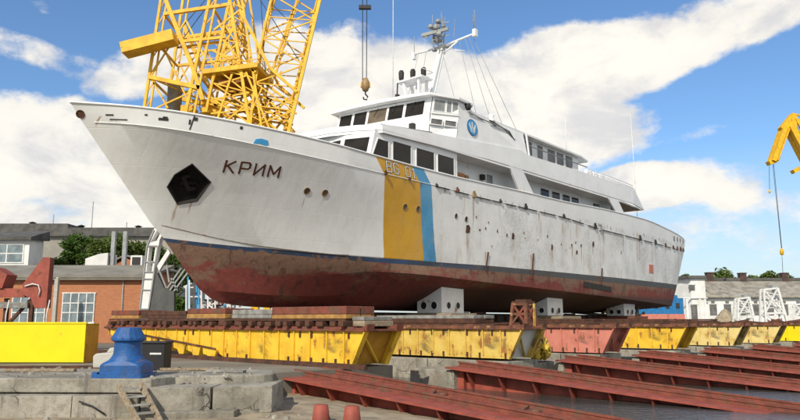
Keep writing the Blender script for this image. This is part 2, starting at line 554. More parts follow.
    bp.inputs['Distance'].default_value = 0.06
    t.put(bp.inputs['Height'], h)
    t.l.new(bp.outputs[0], b.inputs['Normal'])
    return m


def hull_bottom():
    m = bpy.data.materials.new('antifouling_paint')
    m.use_nodes = True
    t = NT(m.node_tree)
    b = t.n['Principled BSDF']
    tcn = t.new('ShaderNodeTexCoord')
    co = tcn.outputs['Object']
    s = t.new('ShaderNodeSeparateXYZ')
    t.l.new(co, s.inputs[0])
    n = t.noise(t.scale(co, (0.5, 0.5, 1.0)), 0.8, 8, 0.68, 0.4)
    fine = t.noise(co, 7.0, 6, 0.7)
    red = t.mix(fine, (0.15, 0.026, 0.020), (0.26, 0.058, 0.042))
    tanc = t.mix(fine, (0.125, 0.062, 0.042), (0.30, 0.18, 0.115))
    k = t.math('ADD', n, t.step(s.outputs[2], 3.2, 4.9, -0.10, 0.13))
    c = t.mix(t.step(k, 0.44, 0.58), red, tanc)
    mott = t.noise(co, 3.2, 9, 0.75, 0.6)
    c = t.mix(t.math('MULTIPLY', t.step(mott, 0.52, 0.66), 0.6), c, (0.06, 0.026, 0.018))
    c = t.mix(t.math('MULTIPLY', t.step(mott, 0.42, 0.34), 0.45), c, (0.25, 0.17, 0.12))
    runs = t.noise(t.scale(co, (2.2, 2.2, 0.25)), 1.0, 5, 0.6)
    c = t.mix(t.math('MULTIPLY', t.step(runs, 0.54, 0.66), 0.6), c, (0.05, 0.025, 0.02))
    c = t.mix(t.math('MULTIPLY', t.step(s.outputs[0], 15, 24), t.step(s.outputs[2], 3.75, 3.35)), c, (0.075, 0.034, 0.026))  # shade under the aft bilge mixed into the paint colour
    t.put(b.inputs['Base Color'], c)
    b.inputs['Roughness'].default_value = 0.8
    bp = t.new('ShaderNodeBump')
    bp.inputs['Strength'].default_value = 0.5
    bp.inputs['Distance'].default_value = 0.03
    t.put(bp.inputs['Height'], fine)
    t.l.new(bp.outputs[0], b.inputs['Normal'])
    return m


def concrete(name, a, b2, scale=0.6):
    return material(name, a, b2, 0.9, scale, dirt=0.35, dirt_col=(0.10, 0.09, 0.075), bump=0.5, bump_scale=9)


def quay_concrete(name):
    m = bpy.data.materials.new(name)
    m.use_nodes = True
    t = NT(m.node_tree)
    b = t.n['Principled BSDF']
    tcn = t.new('ShaderNodeTexCoord')
    co = tcn.outputs['Object']
    n1 = t.noise(co, 0.8, 8, 0.68, 0.4)
    n2 = t.noise(co, 5.0, 8, 0.7)
    c = t.mix(t.step(n1, 0.36, 0.64), (0.37, 0.34, 0.28), (0.21, 0.19, 0.15))
    c = t.mix(t.math('MULTIPLY', t.step(n2, 0.48, 0.66), 0.6), c, (0.15, 0.135, 0.11))
    # water stains running down and rusty patches
    st = t.noise(t.scale(co, (2.6, 2.6, 0.3)), 1.0, 6, 0.65)
    c = t.mix(t.math('MULTIPLY', t.step(st, 0.52, 0.68), 0.65), c, (0.11, 0.10, 0.085))
    c = t.mix(t.math('MULTIPLY', t.step(t.noise(t.scale(co, (1.4, 1.4, 0.5), (4, 2, 1)), 1.0, 5), 0.62, 0.72), 0.6), c, (0.27, 0.15, 0.07))
    # hairline cracks
    v = t.new('ShaderNodeTexVoronoi', feature='DISTANCE_TO_EDGE')
    v.inputs['Scale'].default_value = 0.75
    wv = t.new('ShaderNodeVectorMath', operation='ADD')
    nn = t.new('ShaderNodeTexNoise')
    nn.inputs['Scale'].default_value = 2.2
    nn.inputs['Detail'].default_value = 5
    t.l.new(co, nn.inputs['Vector'])
    sc = t.new('ShaderNodeVectorMath', operation='SCALE')
    t.l.new(nn.outputs['Color'], sc.inputs[0])
    sc.inputs['Scale'].default_value = 0.7
    t.l.new(co, wv.inputs[0])
    t.l.new(sc.outputs[0], wv.inputs[1])
    t.l.new(wv.outputs[0], v.inputs['Vector'])
    crack = t.math('MULTIPLY', t.step(v.outputs['Distance'], 0.018, 0.0), t.step(t.noise(co, 0.6, 2), 0.5, 0.6))
    c = t.mix(t.math('MULTIPLY', crack, 0.8), c, (0.05, 0.045, 0.04))
    t.put(b.inputs['Base Color'], c)
    b.inputs['Roughness'].default_value = 0.92
    bp = t.new('ShaderNodeBump')
    bp.inputs['Strength'].default_value = 0.9
    bp.inputs['Distance'].default_value = 0.03
    t.put(bp.inputs['Height'], t.math('SUBTRACT', t.math('ADD', t.noise(co, 9, 8, 0.7), n1), crack))
    t.l.new(bp.outputs[0], b.inputs['Normal'])
    return m


def brick_mat(name='red_brick', ca=(0.36, 0.115, 0.05), cb=(0.27, 0.08, 0.035), mortar=(0.30, 0.22, 0.16)):
    m = bpy.data.materials.new(name)
    m.use_nodes = True
    t = NT(m.node_tree)
    b = t.n['Principled BSDF']
    tcn = t.new('ShaderNodeTexCoord')
    s = t.new('ShaderNodeSeparateXYZ')
    t.l.new(tcn.outputs['Object'], s.inputs[0])
    cx = t.new('ShaderNodeCombineXYZ')
    t.put(cx.inputs[0], t.math('ADD', s.outputs[0], s.outputs[1]))
    t.put(cx.inputs[1], s.outputs[2])
    br = t.new('ShaderNodeTexBrick')
    br.inputs['Scale'].default_value = 1.0
    br.inputs['Brick Width'].default_value = 0.25
    br.inputs['Row Height'].default_value = 0.075
    br.inputs['Mortar Size'].default_value = 0.008
    br.inputs['Color1'].default_value = (*ca, 1)
    br.inputs['Color2'].default_value = (*cb, 1)
    br.inputs['Mortar'].default_value = (*mortar, 1)
    t.l.new(cx.outputs[0], br.inputs['Vector'])
    n = t.noise(tcn.outputs['Object'], 0.5, 5)
    c = t.mix(t.math('MULTIPLY', t.step(n, 0.4, 0.7), 0.5), br.outputs['Color'], (0.42, 0.17, 0.08))
    t.put(b.inputs['Base Color'], c)
    b.inputs['Roughness'].default_value = 0.9
    return m


def water_mat():
    m = bpy.data.materials.new('harbour_water')
    m.use_nodes = True
    t = NT(m.node_tree)
    b = t.n['Principled BSDF']
    tcn = t.new('ShaderNodeTexCoord')
    co = tcn.outputs['Object']
    t.put(b.inputs['Base Color'], t.mix(t.noise(co, 0.3, 3), (0.035, 0.04, 0.035), (0.07, 0.07, 0.06)))
    b.inputs['Roughness'].default_value = 0.06
    b.inputs['IOR'].default_value = 1.33
    bp = t.new('ShaderNodeBump')
    bp.inputs['Strength'].default_value = 0.9
    bp.inputs['Distance'].default_value = 0.06
    h = t.math('ADD', t.noise(t.scale(co, (1, 2.2, 1)), 2.2, 5, 0.55), t.math('MULTIPLY', t.noise(co, 9.0, 3), 0.25))
    t.put(bp.inputs['Height'], h)
    t.l.new(bp.outputs[0], b.inputs['Normal'])
    return m


def leaf_mat(name, a, b2):
    m = bpy.data.materials.new(name)
    m.use_nodes = True
    t = NT(m.node_tree)
    b = t.n['Principled BSDF']
    tcn = t.new('ShaderNodeTexCoord')
    n = t.noise(tcn.outputs['Object'], 1.1, 4)
    n2 = t.noise(tcn.outputs['Object'], 6.0, 2)
    c = t.mix(t.step(n, 0.35, 0.65), a, b2)
    c = t.mix(t.math('MULTIPLY', n2, 0.5), c, tuple(q * 0.55 for q in a))
    t.put(b.inputs['Base Color'], c)
    b.inputs['Roughness'].default_value = 0.6
    tr = t.new('ShaderNodeBsdfTranslucent')
    t.put(tr.inputs[0], c)
    mx = t.new('ShaderNodeMixShader')
    mx.inputs[0].default_value = 0.3
    t.l.new(b.outputs[0], mx.inputs[1])
    t.l.new(tr.outputs[0], mx.inputs[2])
    t.l.new(mx.outputs[0], t.n['Material Output'].inputs[0])
    return m




def spotted():
    m = bpy.data.materials.new('spotted_yellow_sheet')
    m.use_nodes = True
    t = NT(m.node_tree)
    b = t.n['Principled BSDF']
    tcn = t.new('ShaderNodeTexCoord')
    v = t.new('ShaderNodeTexVoronoi')
    v.inputs['Scale'].default_value = 6.0
    t.l.new(tcn.outputs['Object'], v.inputs['Vector'])
    n = t.noise(tcn.outputs['Object'], 2.5, 4)
    y = t.mix(t.step(n, .4, .65), (0.62, 0.42, 0.04), (0.40, 0.24, 0.03))
    t.put(b.inputs['Base Color'], t.mix(t.step(v.outputs['Distance'], 0.36, 0.28), y, (0.025, 0.02, 0.015)))
    b.inputs['Roughness'].default_value = 0.7
    return m


M['spotted'] = spotted()
M['dull_rim'] = material('dull_porthole_rim', (0.36, 0.33, 0.29), (0.22, 0.18, 0.14), 0.7, 4.0, rust=0.3)
M['hull'] = hull_white()
M['bottom'] = hull_bottom()
M['boot'] = material('blue_boot_top_paint', (0.03, 0.065, 0.14), (0.035, 0.042, 0.055), 0.65, 0.35, rust=0.44, rust_scale=1.8, rust_col=(0.11, 0.06, 0.035), dirt=0.4, dirt_col=(0.05, 0.045, 0.04), bump=0.3)
bt = NT(M['boot'].node_tree)
b_ = bt.n['Principled BSDF']
src = b_.inputs['Base Color'].links[0].from_socket
tcb = bt.new('ShaderNodeTexCoord')
sb = bt.new('ShaderNodeSeparateXYZ')
bt.l.new(tcb.outputs['Object'], sb.inputs[0])
fade = bt.math('MULTIPLY', bt.step(bt.math('ADD', sb.outputs[0], bt.math('MULTIPLY', bt.noise(tcb.outputs['Object'], 0.6, 4), 8.0)), 20.0, 30.0), 0.8)
bt.put(b_.inputs['Base Color'], bt.mix(fade, src, bt.mix(bt.noise(bt.scale(tcb.outputs['Object'], (1.5, 1, 4)), 1.0, 6), (0.05, 0.052, 0.055), (0.13, 0.12, 0.105))))
M['concrete'] = quay_concrete('weathered_concrete')
M['concrete_pale'] = concrete('pale_concrete', (0.50, 0.48, 0.43), (0.38, 0.36, 0.31))
M['sand'] = material('sandy_gravel', (0.38, 0.31, 0.21), (0.24, 0.19, 0.13), 0.95, 1.6, dirt=0.3, bump=0.9, bump_scale=14)
M['yard'] = material('dusty_yard_ground', (0.21, 0.19, 0.155), (0.14, 0.125, 0.10), 0.95, 0.3, dirt=0.2, bump=0.5, bump_scale=4)
M['brick'] = brick_mat('red_brick', (0.46, 0.16, 0.065), (0.36, 0.115, 0.045), (0.36, 0.24, 0.15))
M['water'] = water_mat()
M['leaf_a'] = leaf_mat('dark_green_leaves', (0.06, 0.13, 0.014), (0.12, 0.19, 0.025))
M['leaf_b'] = leaf_mat('olive_green_leaves', (0.09, 0.14, 0.02), (0.17, 0.22, 0.04))

# ================================================================== SETTING
WATER_Z = -0.90
QUAY = [(2.0, 11.0), (4.55, 11.25), (7.15, 11.25), (7.2, 4.0), (51, 4.0), (51.6, 18.0), (110, 24), (400, 60)]


mb = MB()
edge = [W(u, v) for u, v in QUAY]
poly = [Vector((-2500, 18.6, 0)), Vector((-3.6, 18.6, 0))] + edge + [Vector((2500, 900, 0)), Vector((2500, 4500, 0)), Vector((-2500, 4500, 0))]
mb.prism([p + Vector((0, 0, -2.5)) for p in poly], (0, 0, 2.5))
tag(mb.build('ground', [M['yard']]), kind='structure')

mb = MB()
mb.face([(-2500, -60, WATER_Z), (2500, -60, WATER_Z), (2500, 4500, WATER_Z), (-2500, 4500, WATER_Z)])
tag(mb.build('water', [M['water']]), kind='structure')

# sandy shore below the quay on the left, dipping under the water to the right
rows = []
rnd = random.Random(5)
for i in range(60):
    y = 2.0 + i * 0.42
    row = []
    for j in range(70):
        x = -26 + j * 0.5
        z = -0.66 - max(0, x + 3.0) * 0.062 + rnd.uniform(-0.025, 0.025)
        row.append((x, y, z))
    rows.append(row)
mb = MB()
mb.grid(rows)
tag(mb.build('shore', [M['sand']]), kind='structure')

# quay edge: top slab and the lower wall blocks proud of it
mb = MB()
slab = [(-60, 17.5), (-10.2, 17.45), (-6.0, 17.3), (-5.7, 18.2), (-4.4, 18.3), (-3.55, 18.7), (-3.35, 19.0), (-3.6, 20.4), (-6.5, 20.75), (-60, 22.2)]
mb.prism([(x, y, -0.14) for x, y in slab], (0, 0, 0.34))
o = tag(mb.build('quay_slab', [M['concrete']], bevel=0.03), kind='structure')
o.name = 'pavement'
mb = MB()
for x0, x1, y0, y1 in ((-30, -9.6, 16.9, 16.95), (-9.57, -7.72, 16.95, 16.95), (-7.7, -6.15, 16.93, 16.9), (-6.12, -4.55, 17.0, 17.25), (-4.5, -3.15, 17.3, 17.75)):
    zt = 0.0 if x0 > -6.5 else -0.17
    mb.prism([(x0, y0, -1.3), (x1, y1, -1.3), (x1, 19.4, -1.3), (x0, 19.4, -1.3)], (0, 0, 1.3 + zt))
# footing step
mb.prism([(-6.4, 16.6, -1.3), (-3.9, 17.0, -1.3), (-3.9, 18, -1.3), (-6.4, 18, -1.3)], (0, 0, 0.78))
tag(mb.build('quay', [M['concrete']], bevel=0.018), kind='structure')
# concrete pads that carry the carriages, with pits between them where the slip beams start
PADS = [(12.3, 13.0), (19.5, 13.5), (26.5, 14.5), (33.5, 15.4), (40.2, 16.0), (47.0, 16.9)]
mb = MB()
rp = random.Random(12)
for u, ve in PADS:
    v = 3.6
    while v < ve - 0.5:
        v1 = min(v + rp.uniform(2.4, 3.6), ve)
        if ve - v1 < 1.0:
            v1 = ve
        mb.prism([W(u - 0.32 + rp.uniform(-.07, .05), v + .02, -1.8), W(u - 0.32 + rp.uniform(-.07, .05), v1 - .02, -1.8), W(u + 2.1, v1 - .02, -1.8), W(u + 2.1, v + .02, -1.8)], (0, 0, 1.8 - rp.uniform(0.0, .05)))
        v = v1
# abutments under the heads of the beams
for u, v in ((14.65, 11.9), (9.1, 11.9), (16.0, 12.7), (22.6, 13.4), (29.6, 14.4), (36.5, 15.2), (43.5, 16.2)):
    mb.prism([W(u + .15, v - 1.6, -1.8), W(u + .15, v + .5, -1.8), W(u + 2.2, v + .5, -1.8), W(u + 2.2, v - 1.6, -1.8)], (0, 0, 1.55))
tag(mb.build('slipway_wall', [M['concrete']], bevel=0.03), kind='structure')
mb = MB()
mb.prism([W(6.9, 3.5, -1.06), W(6.9, 11.8, -1.06), W(52, 18.5, -1.06), W(52, 3.5, -1.06)], (0, 0, .12))
tag(mb.build('gravel', [M['yard']]), kind='structure')

# ================================================================== SHIP
ship = empty('motor_yacht', (BOW.x, BOW.y, 0), PHI)
tag(ship, 'long white ship with red bottom propped up on slipway carriages', 'ship')


def pchip(pts):
    xs = [p[0] for p in pts]
    n = len(pts)
    k = len(pts[0])

    def slopes(ys):
        h = [xs[i + 1] - xs[i] for i in range(n - 1)]
        d = [(ys[i + 1] - ys[i]) / h[i] for i in range(n - 1)]
        m = [0.0] * n
        m[0], m[-1] = d[0], d[-1]
        for i in range(1, n - 1):
            if d[i - 1] * d[i] <= 0:
                m[i] = 0
            else:
                w1, w2 = 2 * h[i] + h[i - 1], h[i] + 2 * h[i - 1]
                m[i] = (w1 + w2) / (w1 / d[i - 1] + w2 / d[i])
        return m
    cols = [[p[c] for p in pts] for c in range(1, k)]
    ms = [slopes(c) for c in cols]

    def f(x):
        if x <= xs[0]:
            return tuple(c[0] for c in cols)
        if x >= xs[-1]:
            return tuple(c[-1] for c in cols)
        i = 0
        while xs[i + 1] < x:
            i += 1
        h = xs[i + 1] - xs[i]
        t = (x - xs[i]) / h
        return tuple((2 * t ** 3 - 3 * t * t + 1) * c[i] + (t ** 3 - 2 * t * t + t) * h * m[i] + (-2 * t ** 3 + 3 * t * t) * c[i + 1] + (t ** 3 - t * t) * h * m[i + 1] for c, m in zip(cols, ms))
    f.x0, f.x1 = xs[0], xs[-1]
    return f


# hull lines: (u, half breadth, z)
BUL = [(0, 0, 10.38), (0.44, 0.38, 10.36), (0.88, 0.76, 10.35), (2.09, 1.72, 10.3), (3.47, 2.5, 10.25), (5.06, 3.12, 10.19), (6.84, 3.62, 10.12), (8.85, 4.02, 10.05), (11.74, 4.36, 9.95),
       (15, 4.4, 9.88), (19, 4.4, 9.85), (27.8, 4.4, 10.03), (33.2, 4.4, 10.1), (41, 4.4, 10.36), (48.9, 4.35, 10.46), (54.5, 4.2, 10.2), (57.5, 4.1, 9.98), (60.5, 3.95, 9.62), (61.3, 3.6, 9.58)]
KNU = [(0.55, 0, 9.68), (1.0, 0.45, 9.66), (2.1, 1.5, 9.6), (3.47, 2.34, 9.52), (5.06, 2.98, 9.42), (6.84, 3.5, 9.31), (8.85, 3.93, 9.2), (11.74, 4.3, 9.1), (15, 4.38, 9.08), (19, 4.4, 9.07), (23, 4.4, 9.0),
       (33, 4.4, 8.97), (40, 4.4, 8.68), (48, 4.35, 8.58), (54.5, 4.18, 8.5), (59.9, 3.95, 8.44), (60.7, 3.58, 8.43)]
CHI = [(3.82, 0, 5.84), (5.5, 0.42, 5.55), (7.1, 0.98, 5.28), (9.5, 2.02, 4.98), (12.5, 3.02, 4.84), (15.5, 3.62, 4.84), (18.5, 4.0, 4.84), (25, 4.28, 4.92), (40, 4.3, 5.0), (50, 4.2, 5.02), (57.6, 3.8, 5.02), (58.6, 3.42, 5.02)]
BTO = [(4.5, 0, 5.2), (5.5, 0.27, 5.14), (7.1, 0.84, 5.04), (9.5, 1.96, 4.93), (12.5, 2.99, 4.81), (15.5, 3.6, 4.8), (18.5, 3.99, 4.81), (25, 4.28, 4.89), (40, 4.3, 4.97), (50, 4.2, 4.99), (57.6, 3.8, 4.99), (58.58, 3.42, 4.99)]
BLO = [(4.62, 0, 5.04), (5.6, 0.26, 4.96), (7.1, 0.78, 4.86), (9.5, 1.88, 4.72), (12.5, 2.92, 4.60), (15.5, 3.56, 4.56), (18.5, 3.97, 4.55), (25, 4.26, 4.56), (40, 4.3, 4.54), (50, 4.18, 4.52), (57.35, 3.76, 4.52), (58.32, 3.38, 4.52)]
BIL = [(5.35, 0, 4.2), (6.5, 0.28, 4.1), (8, 0.72, 4.0), (10, 1.55, 3.85), (12, 2.35, 3.85), (15, 3.3, 4.1), (18, 4.0, 4.05), (22, 4.2, 3.92), (36, 4.22, 3.56), (48, 4.1, 3.2), (56.2, 3.65, 2.95), (57.2, 3.3, 2.93)]
MBO = [(6.45, 0, 3.0), (8, 0.4, 2.9), (10, 0.9, 2.8), (12, 1.35, 2.8), (15, 1.8, 2.95), (18, 2.1, 3.0), (22, 2.1, 2.95), (36, 2.1, 2.75), (48, 2.05, 2.7), (56.2, 1.9, 2.75), (57.1, 1.7, 2.75)]
KEE = [(7.2, 0, 2.52), (8.0, 0.04, 2.36), (9.5, 0.09, 2.24), (12.6, 0.12, 2.18), (18, 0.12, 2.15), (36, 0.12, 2.12), (48, 0.12, 2.25), (56.2, 0.1, 2.6), (57.1, 0.1, 2.62)]


def blend(a, b, t, hollow=0.0):
    """a row between two others; hollow pulls it towards the centre plane (flare)"""
    fa, fb = pchip(a), pchip(b)

    def f(s):
        ua, ub = fa.x0 + (fa.x1 - fa.x0) * s, fb.x0 + (fb.x1 - fb.x0) * s
        va, za = fa(ua)
        vb, zb = fb(ub)
        w = hollow * math.exp(-((ua + ub) / 2 / 13.0) ** 2)
        return (ua + (ub - ua) * t, max(0, (va + (vb - va) * t) * (1 - w)), za + (zb - za) * t)
    return f


def direct(a):
    fa = pchip(a)

    def f(s):
        u = fa.x0 + (fa.x1 - fa.x0) * s
        v, z = fa(u)
        return (u, v, z)
    return f


ROWS = [direct(BUL), blend(BUL, KNU, 0.5), direct(KNU), blend(KNU, CHI, 0.25, 0.06), blend(KNU, CHI, 0.5, 0.10), blend(KNU, CHI, 0.75, 0.09),
        direct(CHI), direct(BTO), direct(BLO), blend(BLO, BIL, 0.5, -0.02), direct(BIL), blend(BIL, MBO, 0.5, -0.06), direct(MBO), direct(KEE)]
NS = 110
SS = [(i / NS) ** 1.7 for i in range(NS + 1)]


def hull_mesh():
    mb = MB()
    for side in (1, -1):
        rows = [[S(f(s)[0], side * f(s)[1], f(s)[2]) for s in SS] for f in ROWS]
        n = len(SS)
        b = len(mb.v)
        for r in rows:
            mb.v += [tuple(p) for p in r]
        for i in range(len(rows) - 1):
            mat = 0 if i < 7 else (1 if i == 7 else 2)
            for j in range(n - 1):
                q = (b + i * n + j, b + i * n + j + 1, b + (i + 1) * n + j + 1, b + (i + 1) * n + j)
                mb.f.append(q if side == 1 else q[::-1])
                mb.m.append(mat)
                mb.s.append(True)
    # transom
    for i in range(len(ROWS) - 1):
        a, c = ROWS[i](1.0), ROWS[i + 1](1.0)
        mb.face([S(a[0], a[1], a[2]), S(a[0], -a[1], a[2]), S(c[0], -c[1], c[2]), S(c[0], c[1], c[2])], 0 if i < 7 else (1 if i == 7 else 2))
    return mb


mb = hull_mesh()
hull = mb.build('hull', [M['hull'], M['boot'], M['bottom']], ship, merge=True)
# crease the knuckle, the spray chine and the bilge by splitting the shading there
hull.data.set_sharp_from_angle(angle=R(14))
bvh = BVHTree.FromPolygons([Vector(v) for v in mb.v], mb.f)


def hp(u, z, off=0.02):
    """point on the port side of the hull at (u, z), pushed out along the surface normal; local ship coordinates"""
    loc, nor, _, _ = bvh.ray_cast(Vector((u, -25, z)), Vector((0, 1, 0)))
    if loc is None:
        return None
    if nor.y > 0:
        nor = -nor
    return loc + nor * off


def hnorm(u, z):
    loc, nor, _, _ = bvh.ray_cast(Vector((u, -25, z)), Vector((0, 1, 0)))
    return -nor if nor.y > 0 else nor


def hull_poly(mb, pts, mi=0, off=0.015, thick=0.012):
    """flat shape given in (u, z), laid on the plating with a little thickness"""
    front = [hp(u, z, off) for u, z in pts]
    back = [hp(u, z, off - thick - 0.02) for u, z in pts]
    mb.face(front, mi)
    for i in range(len(pts)):
        j = (i + 1) % len(pts)
        mb.face([front[i], front[j], back[j], back[i]], mi)


def stroke(mb, pts, w, mi, fun):
    """a lettering stroke: each straight piece one slab; fun lays a polygon in (x, y)"""
    for (x0, y0), (x1, y1) in zip(pts, pts[1:]):
        d = math.hypot(x1 - x0, y1 - y0)
        nx, ny = -(y1 - y0) / d * w / 2, (x1 - x0) / d * w / 2
        ex, ey = (x1 - x0) / d * w * 0.3, (y1 - y0) / d * w * 0.3
        fun(mb, [(x0 - ex + nx, y0 - ey + ny), (x0 - ex - nx, y0 - ey - ny), (x1 + ex - nx, y1 + ey - ny), (x1 + ex + nx, y1 + ey + ny)], mi)


GLYPH = {
    'К': [[(0, 0), (0, 1)], [(0.0, 0.45), (0.62, 1)], [(0.2, 0.55), (0.66, 0)]],
    'Р': [[(0, 0), (0, 1), (0.55, 1), (0.66, 0.88), (0.66, 0.6), (0.55, 0.46), (0, 0.46)]],
    'И': [[(0, 1), (0, 0), (0.66, 1), (0.66, 0)]],
    'М': [[(0, 0), (0, 1), (0.4, 0.25), (0.8, 1), (0.8, 0)]],
    'B': [[(0, 0), (0, 1), (0.45, 1), (0.56, 0.88), (0.56, 0.64), (0.45, 0.53), (0, 0.53)], [(0.45, 0.53), (0.6, 0.42), (0.6, 0.12), (0.48, 0), (0, 0)]],
    'G': [[(0.6, 0.8), (0.48, 1), (0.12, 1), (0, 0.85), (0, 0.15), (0.12, 0), (0.48, 0), (0.6, 0.15), (0.6, 0.48), (0.32, 0.48)]],
    '0': [[(0.12, 0), (0, 0.15), (0, 0.85), (0.12, 1), (0.46, 1), (0.58, 0.85), (0.58, 0.15), (0.46, 0), (0.12, 0)]],
    '1': [[(0.0, 0.8), (0.22, 1), (0.22, 0)]],
}


def hull_text(name, text, u0, z0, du, dz, h, w, pitch, mat, weight, off=0.015, slant=0.12):
    x = 0.0
    for ch in text:
        if ch == ' ':
            x += pitch * 0.75
            continue
        mb = MB()

        def lay(m, poly, mi, x=x):
            hull_poly(m, [(u0 + (x + (px + slant * py) * w) * du[0] + py * h * dz[0], z0 + (x + (px + slant * py) * w) * du[1] + py * h * dz[1]) for px, py in poly], mi, off)
        for st in GLYPH[ch]:
            stroke(mb, st, weight, 0, lay)
        mb.build(name, [mat], ship, fix=False)
        x += pitch
    return x

# ---- deck and bulwark trim
mb = MB()
DZ = 9.3
ins = []
for i in range(61):
    uu = 1.3 + (60.2 - 1.3) * i / 60
    q = hp(uu, DZ, -0.06)
    if q:
        ins.append((q.x, max(0.02, -q.y)))
for (u0, v0), (u1, v1) in zip(ins, ins[1:]):
    mb.face([S(u0, v0, DZ), S(u1, v1, DZ), S(u1, -v1, DZ), S(u0, -v0, DZ)])
mb.build('main_deck', [M['grey_deck']], ship)
mb = MB()
for side in (1, -1):
    mb.tube([S(f[0], side * f[1], f[2] + 0.01) for f in [ROWS[0](s) for s in SS[::2]]], 0.05, 6)
mb.build('cap_rail', [M['white']], ship)
# rub rail along the knuckle: dark and broken aft, a thin edge forward
mb = MB()
pts = [p for p in [hp(0.9 + i * 0.4, KNU_Z, 0.0) for i, KNU_Z in [(i, pchip(KNU)(0.9 + i * 0.4)[1]) for i in range(150)]] if p]
mb.tube(pts, 0.022, 6)
mb.build('rub_rail', [M['white_dirty']], ship)
rnd = random.Random(3)
u = 18.6
while u < 60:
    L = rnd.uniform(0.8, 2.4)
    z = pchip(KNU)(u)[1]
    q = [hp(u + L * k / 4, pchip(KNU)(u + L * k / 4)[1] - 0.04, 0.05) for k in range(5)]
    if all(q):
        mb = MB()
        mb.tube(q, 0.036, 6)
        mb.build('fender_strip', [M['dark']], ship)
    u += L + rnd.uniform(0.1, 0.9)
# small fittings sitting on the knuckle: scuppers, rusty cleats and fairleads
for u, s_, mk in ((14.35, .14, 'rust'), (16.25, .1, 'rust'), (18.6, .12, 'dark'), (20.6, .2, 'rust_red'), (22.3, .26, 'brass'), (25.2, .16, 'dark'), (28.3, .26, 'dark'), (33.6, .2, 'dark'), (38.7, .3, 'dark'), (39.6, .34, 'steel_grey'), (47.6, .3, 'dark'), (51.3, .3, 'dark'), (54.0, .22, 'rust'), (56.2, .22, 'dark'), (57.4, .24, 'rust_red'), (58.4, .26, 'dark'), (59.3, .24, 'rust')):
    z = pchip(KNU)(u)[1]
    p = hp(u, z + 0.02, 0.04)
    mb = MB()
    mb.box((p.x - s_ / 2, p.y - 0.08, p.z - s_ * 0.5), (p.x + s_ / 2, p.y + 0.06, p.z + s_ * 0.4))
    mb.lathe([(0.0, 0), (s_ * 0.32, 0), (s_ * 0.25, s_ * 0.5), (s_ * 0.34, s_ * 0.6), (0, s_ * 0.62)], (p.x, p.y, p.z + s_ * 0.4), 10)
    mb.build('deck_fitting', [M[mk]], ship)

mb = MB()
q = [hp(4.3 + i * 0.3, pchip(CHI)(4.3 + i * 0.3)[1], 0.0) for i in range(30)]
mb.tube([p for p in q if p], 0.022, 6)
mb.build('spray_rail', [M['dull_rim']], ship)

# ---- lettering
hull_text('name_letter', 'КРИМ', 5.9, 8.1, (1, 0), (-0.2, 1), 0.46, 0.60, 0.635, M['letter'], 0.14, slant=0.04)
hull_text('hull_number_outline', 'BG 01', 14.50, 9.24, (1, -0.02), (-0.22, 1), 0.52, 0.62, 0.55, M['letter_dark'], 0.17, off=0.012, slant=0.0)  # wider dark letters, the painted outline of the white number
hull_text('hull_number', 'BG 01', 14.50, 9.24, (1, -0.02), (-0.22, 1), 0.52, 0.62, 0.55, M['letter_white'], 0.095, off=0.022, slant=0.0)

# ---- portholes and other openings in the topsides


def porthole(u, z, r=0.17, mat='dark', rim='white_dirty', sx=1.0):
    c, n = hp(u, z, 0.0), hnorm(u, z)
    t = Vector((1, 0, 0)) - n * n.x
    t.normalize()
    w = n.cross(t)
    mb = MB()
    k = 20
    ring = [[c + (t * math.cos(a) * sx + w * math.sin(a)) * rr + n * hh for a in [2 * math.pi * i / k for i in range(k + 1)]] for rr, hh in ((r * 1.2, -0.02), (r * 1.18, 0.03), (r * 1.02, 0.032), (r, 0.008))]
    mb.grid(ring, 0, False)
    mb.face(ring[-1][:-1], 1)
    return mb.build('porthole', [M[rim], M[mat]], ship)


for u, z in ((9.89, 7.67), (10.85, 7.68), (16.2, 7.59), (17.24, 7.6)):
    porthole(u, z, 0.15, 'glass_brown', 'brass')
for u, z, r in ((20.6, 7.58, .2), (21.6, 7.5, .22), (22.6, 7.75, .1), (23.6, 7.15, .1), (24.9, 7.1, .12), (26.0, 6.95, .14), (23.9, 7.55, .08), (28.1, 7.3, .09), (31.2, 7.35, .13), (34.8, 7.0, .17), (35.4, 7.25, .12), (36.3, 7.1, .16), (33.2, 6.95, .09), (38.32, 7.38, .28), (43.5, 7.1, .14), (29.9, 7.0, .08)):
    porthole(u, z, r * 0.68, 'dark', 'dull_rim', 0.85)
for u, z, w, h in ((21.81, 6.94, .42, .5), (26.76, 6.96, .3, .42), (31.87, 6.65, .22, .4), (23.0, 7.0, .14, .14), (35.6, 6.55, .26, .3)):
    mb = MB()
    hull_poly(mb, [(u - w / 2, z - h / 2), (u + w * 0.35, z - h * 0.45), (u + w / 2, z + h * 0.2), (u + w * 0.1, z + h / 2), (u - w * 0.4, z + h * 0.4)], 0, 0.02)
    mb.build('welded_patch', [M['rust']], ship, fix=False)
mb = MB()
hull_poly(mb, [(49.55, 5.75), (50.6, 5.75), (50.65, 6.5), (49.6, 6.5)], 0, 0.03)
mb.build('marker_plate', [M['pink']], ship, fix=False)['label'] = 'square salmon red plate on the aft topsides'
for u, z0, z1 in ((23.6, 4.55, 5.7), (29.0, 4.3, 6.0), (39.5, 4.3, 5.6)):      # rusty brackets standing through the boot top
    mb = MB()
    p, q = hp(u, z0, 0.04), hp(u + 0.25, z1, 0.05)
    mb.beam(p, q, 0.10, 0.06)
    mb.build('welded_bracket', [M['rust']], ship)
mb = MB()
hull_poly(mb, [(36.5, 4.05), (41.5, 3.8), (41.5, 4.2), (36.6, 4.45)], 0, 0.03)
mb.build('sea_chest_grating', [M['dark']], ship, fix=False)
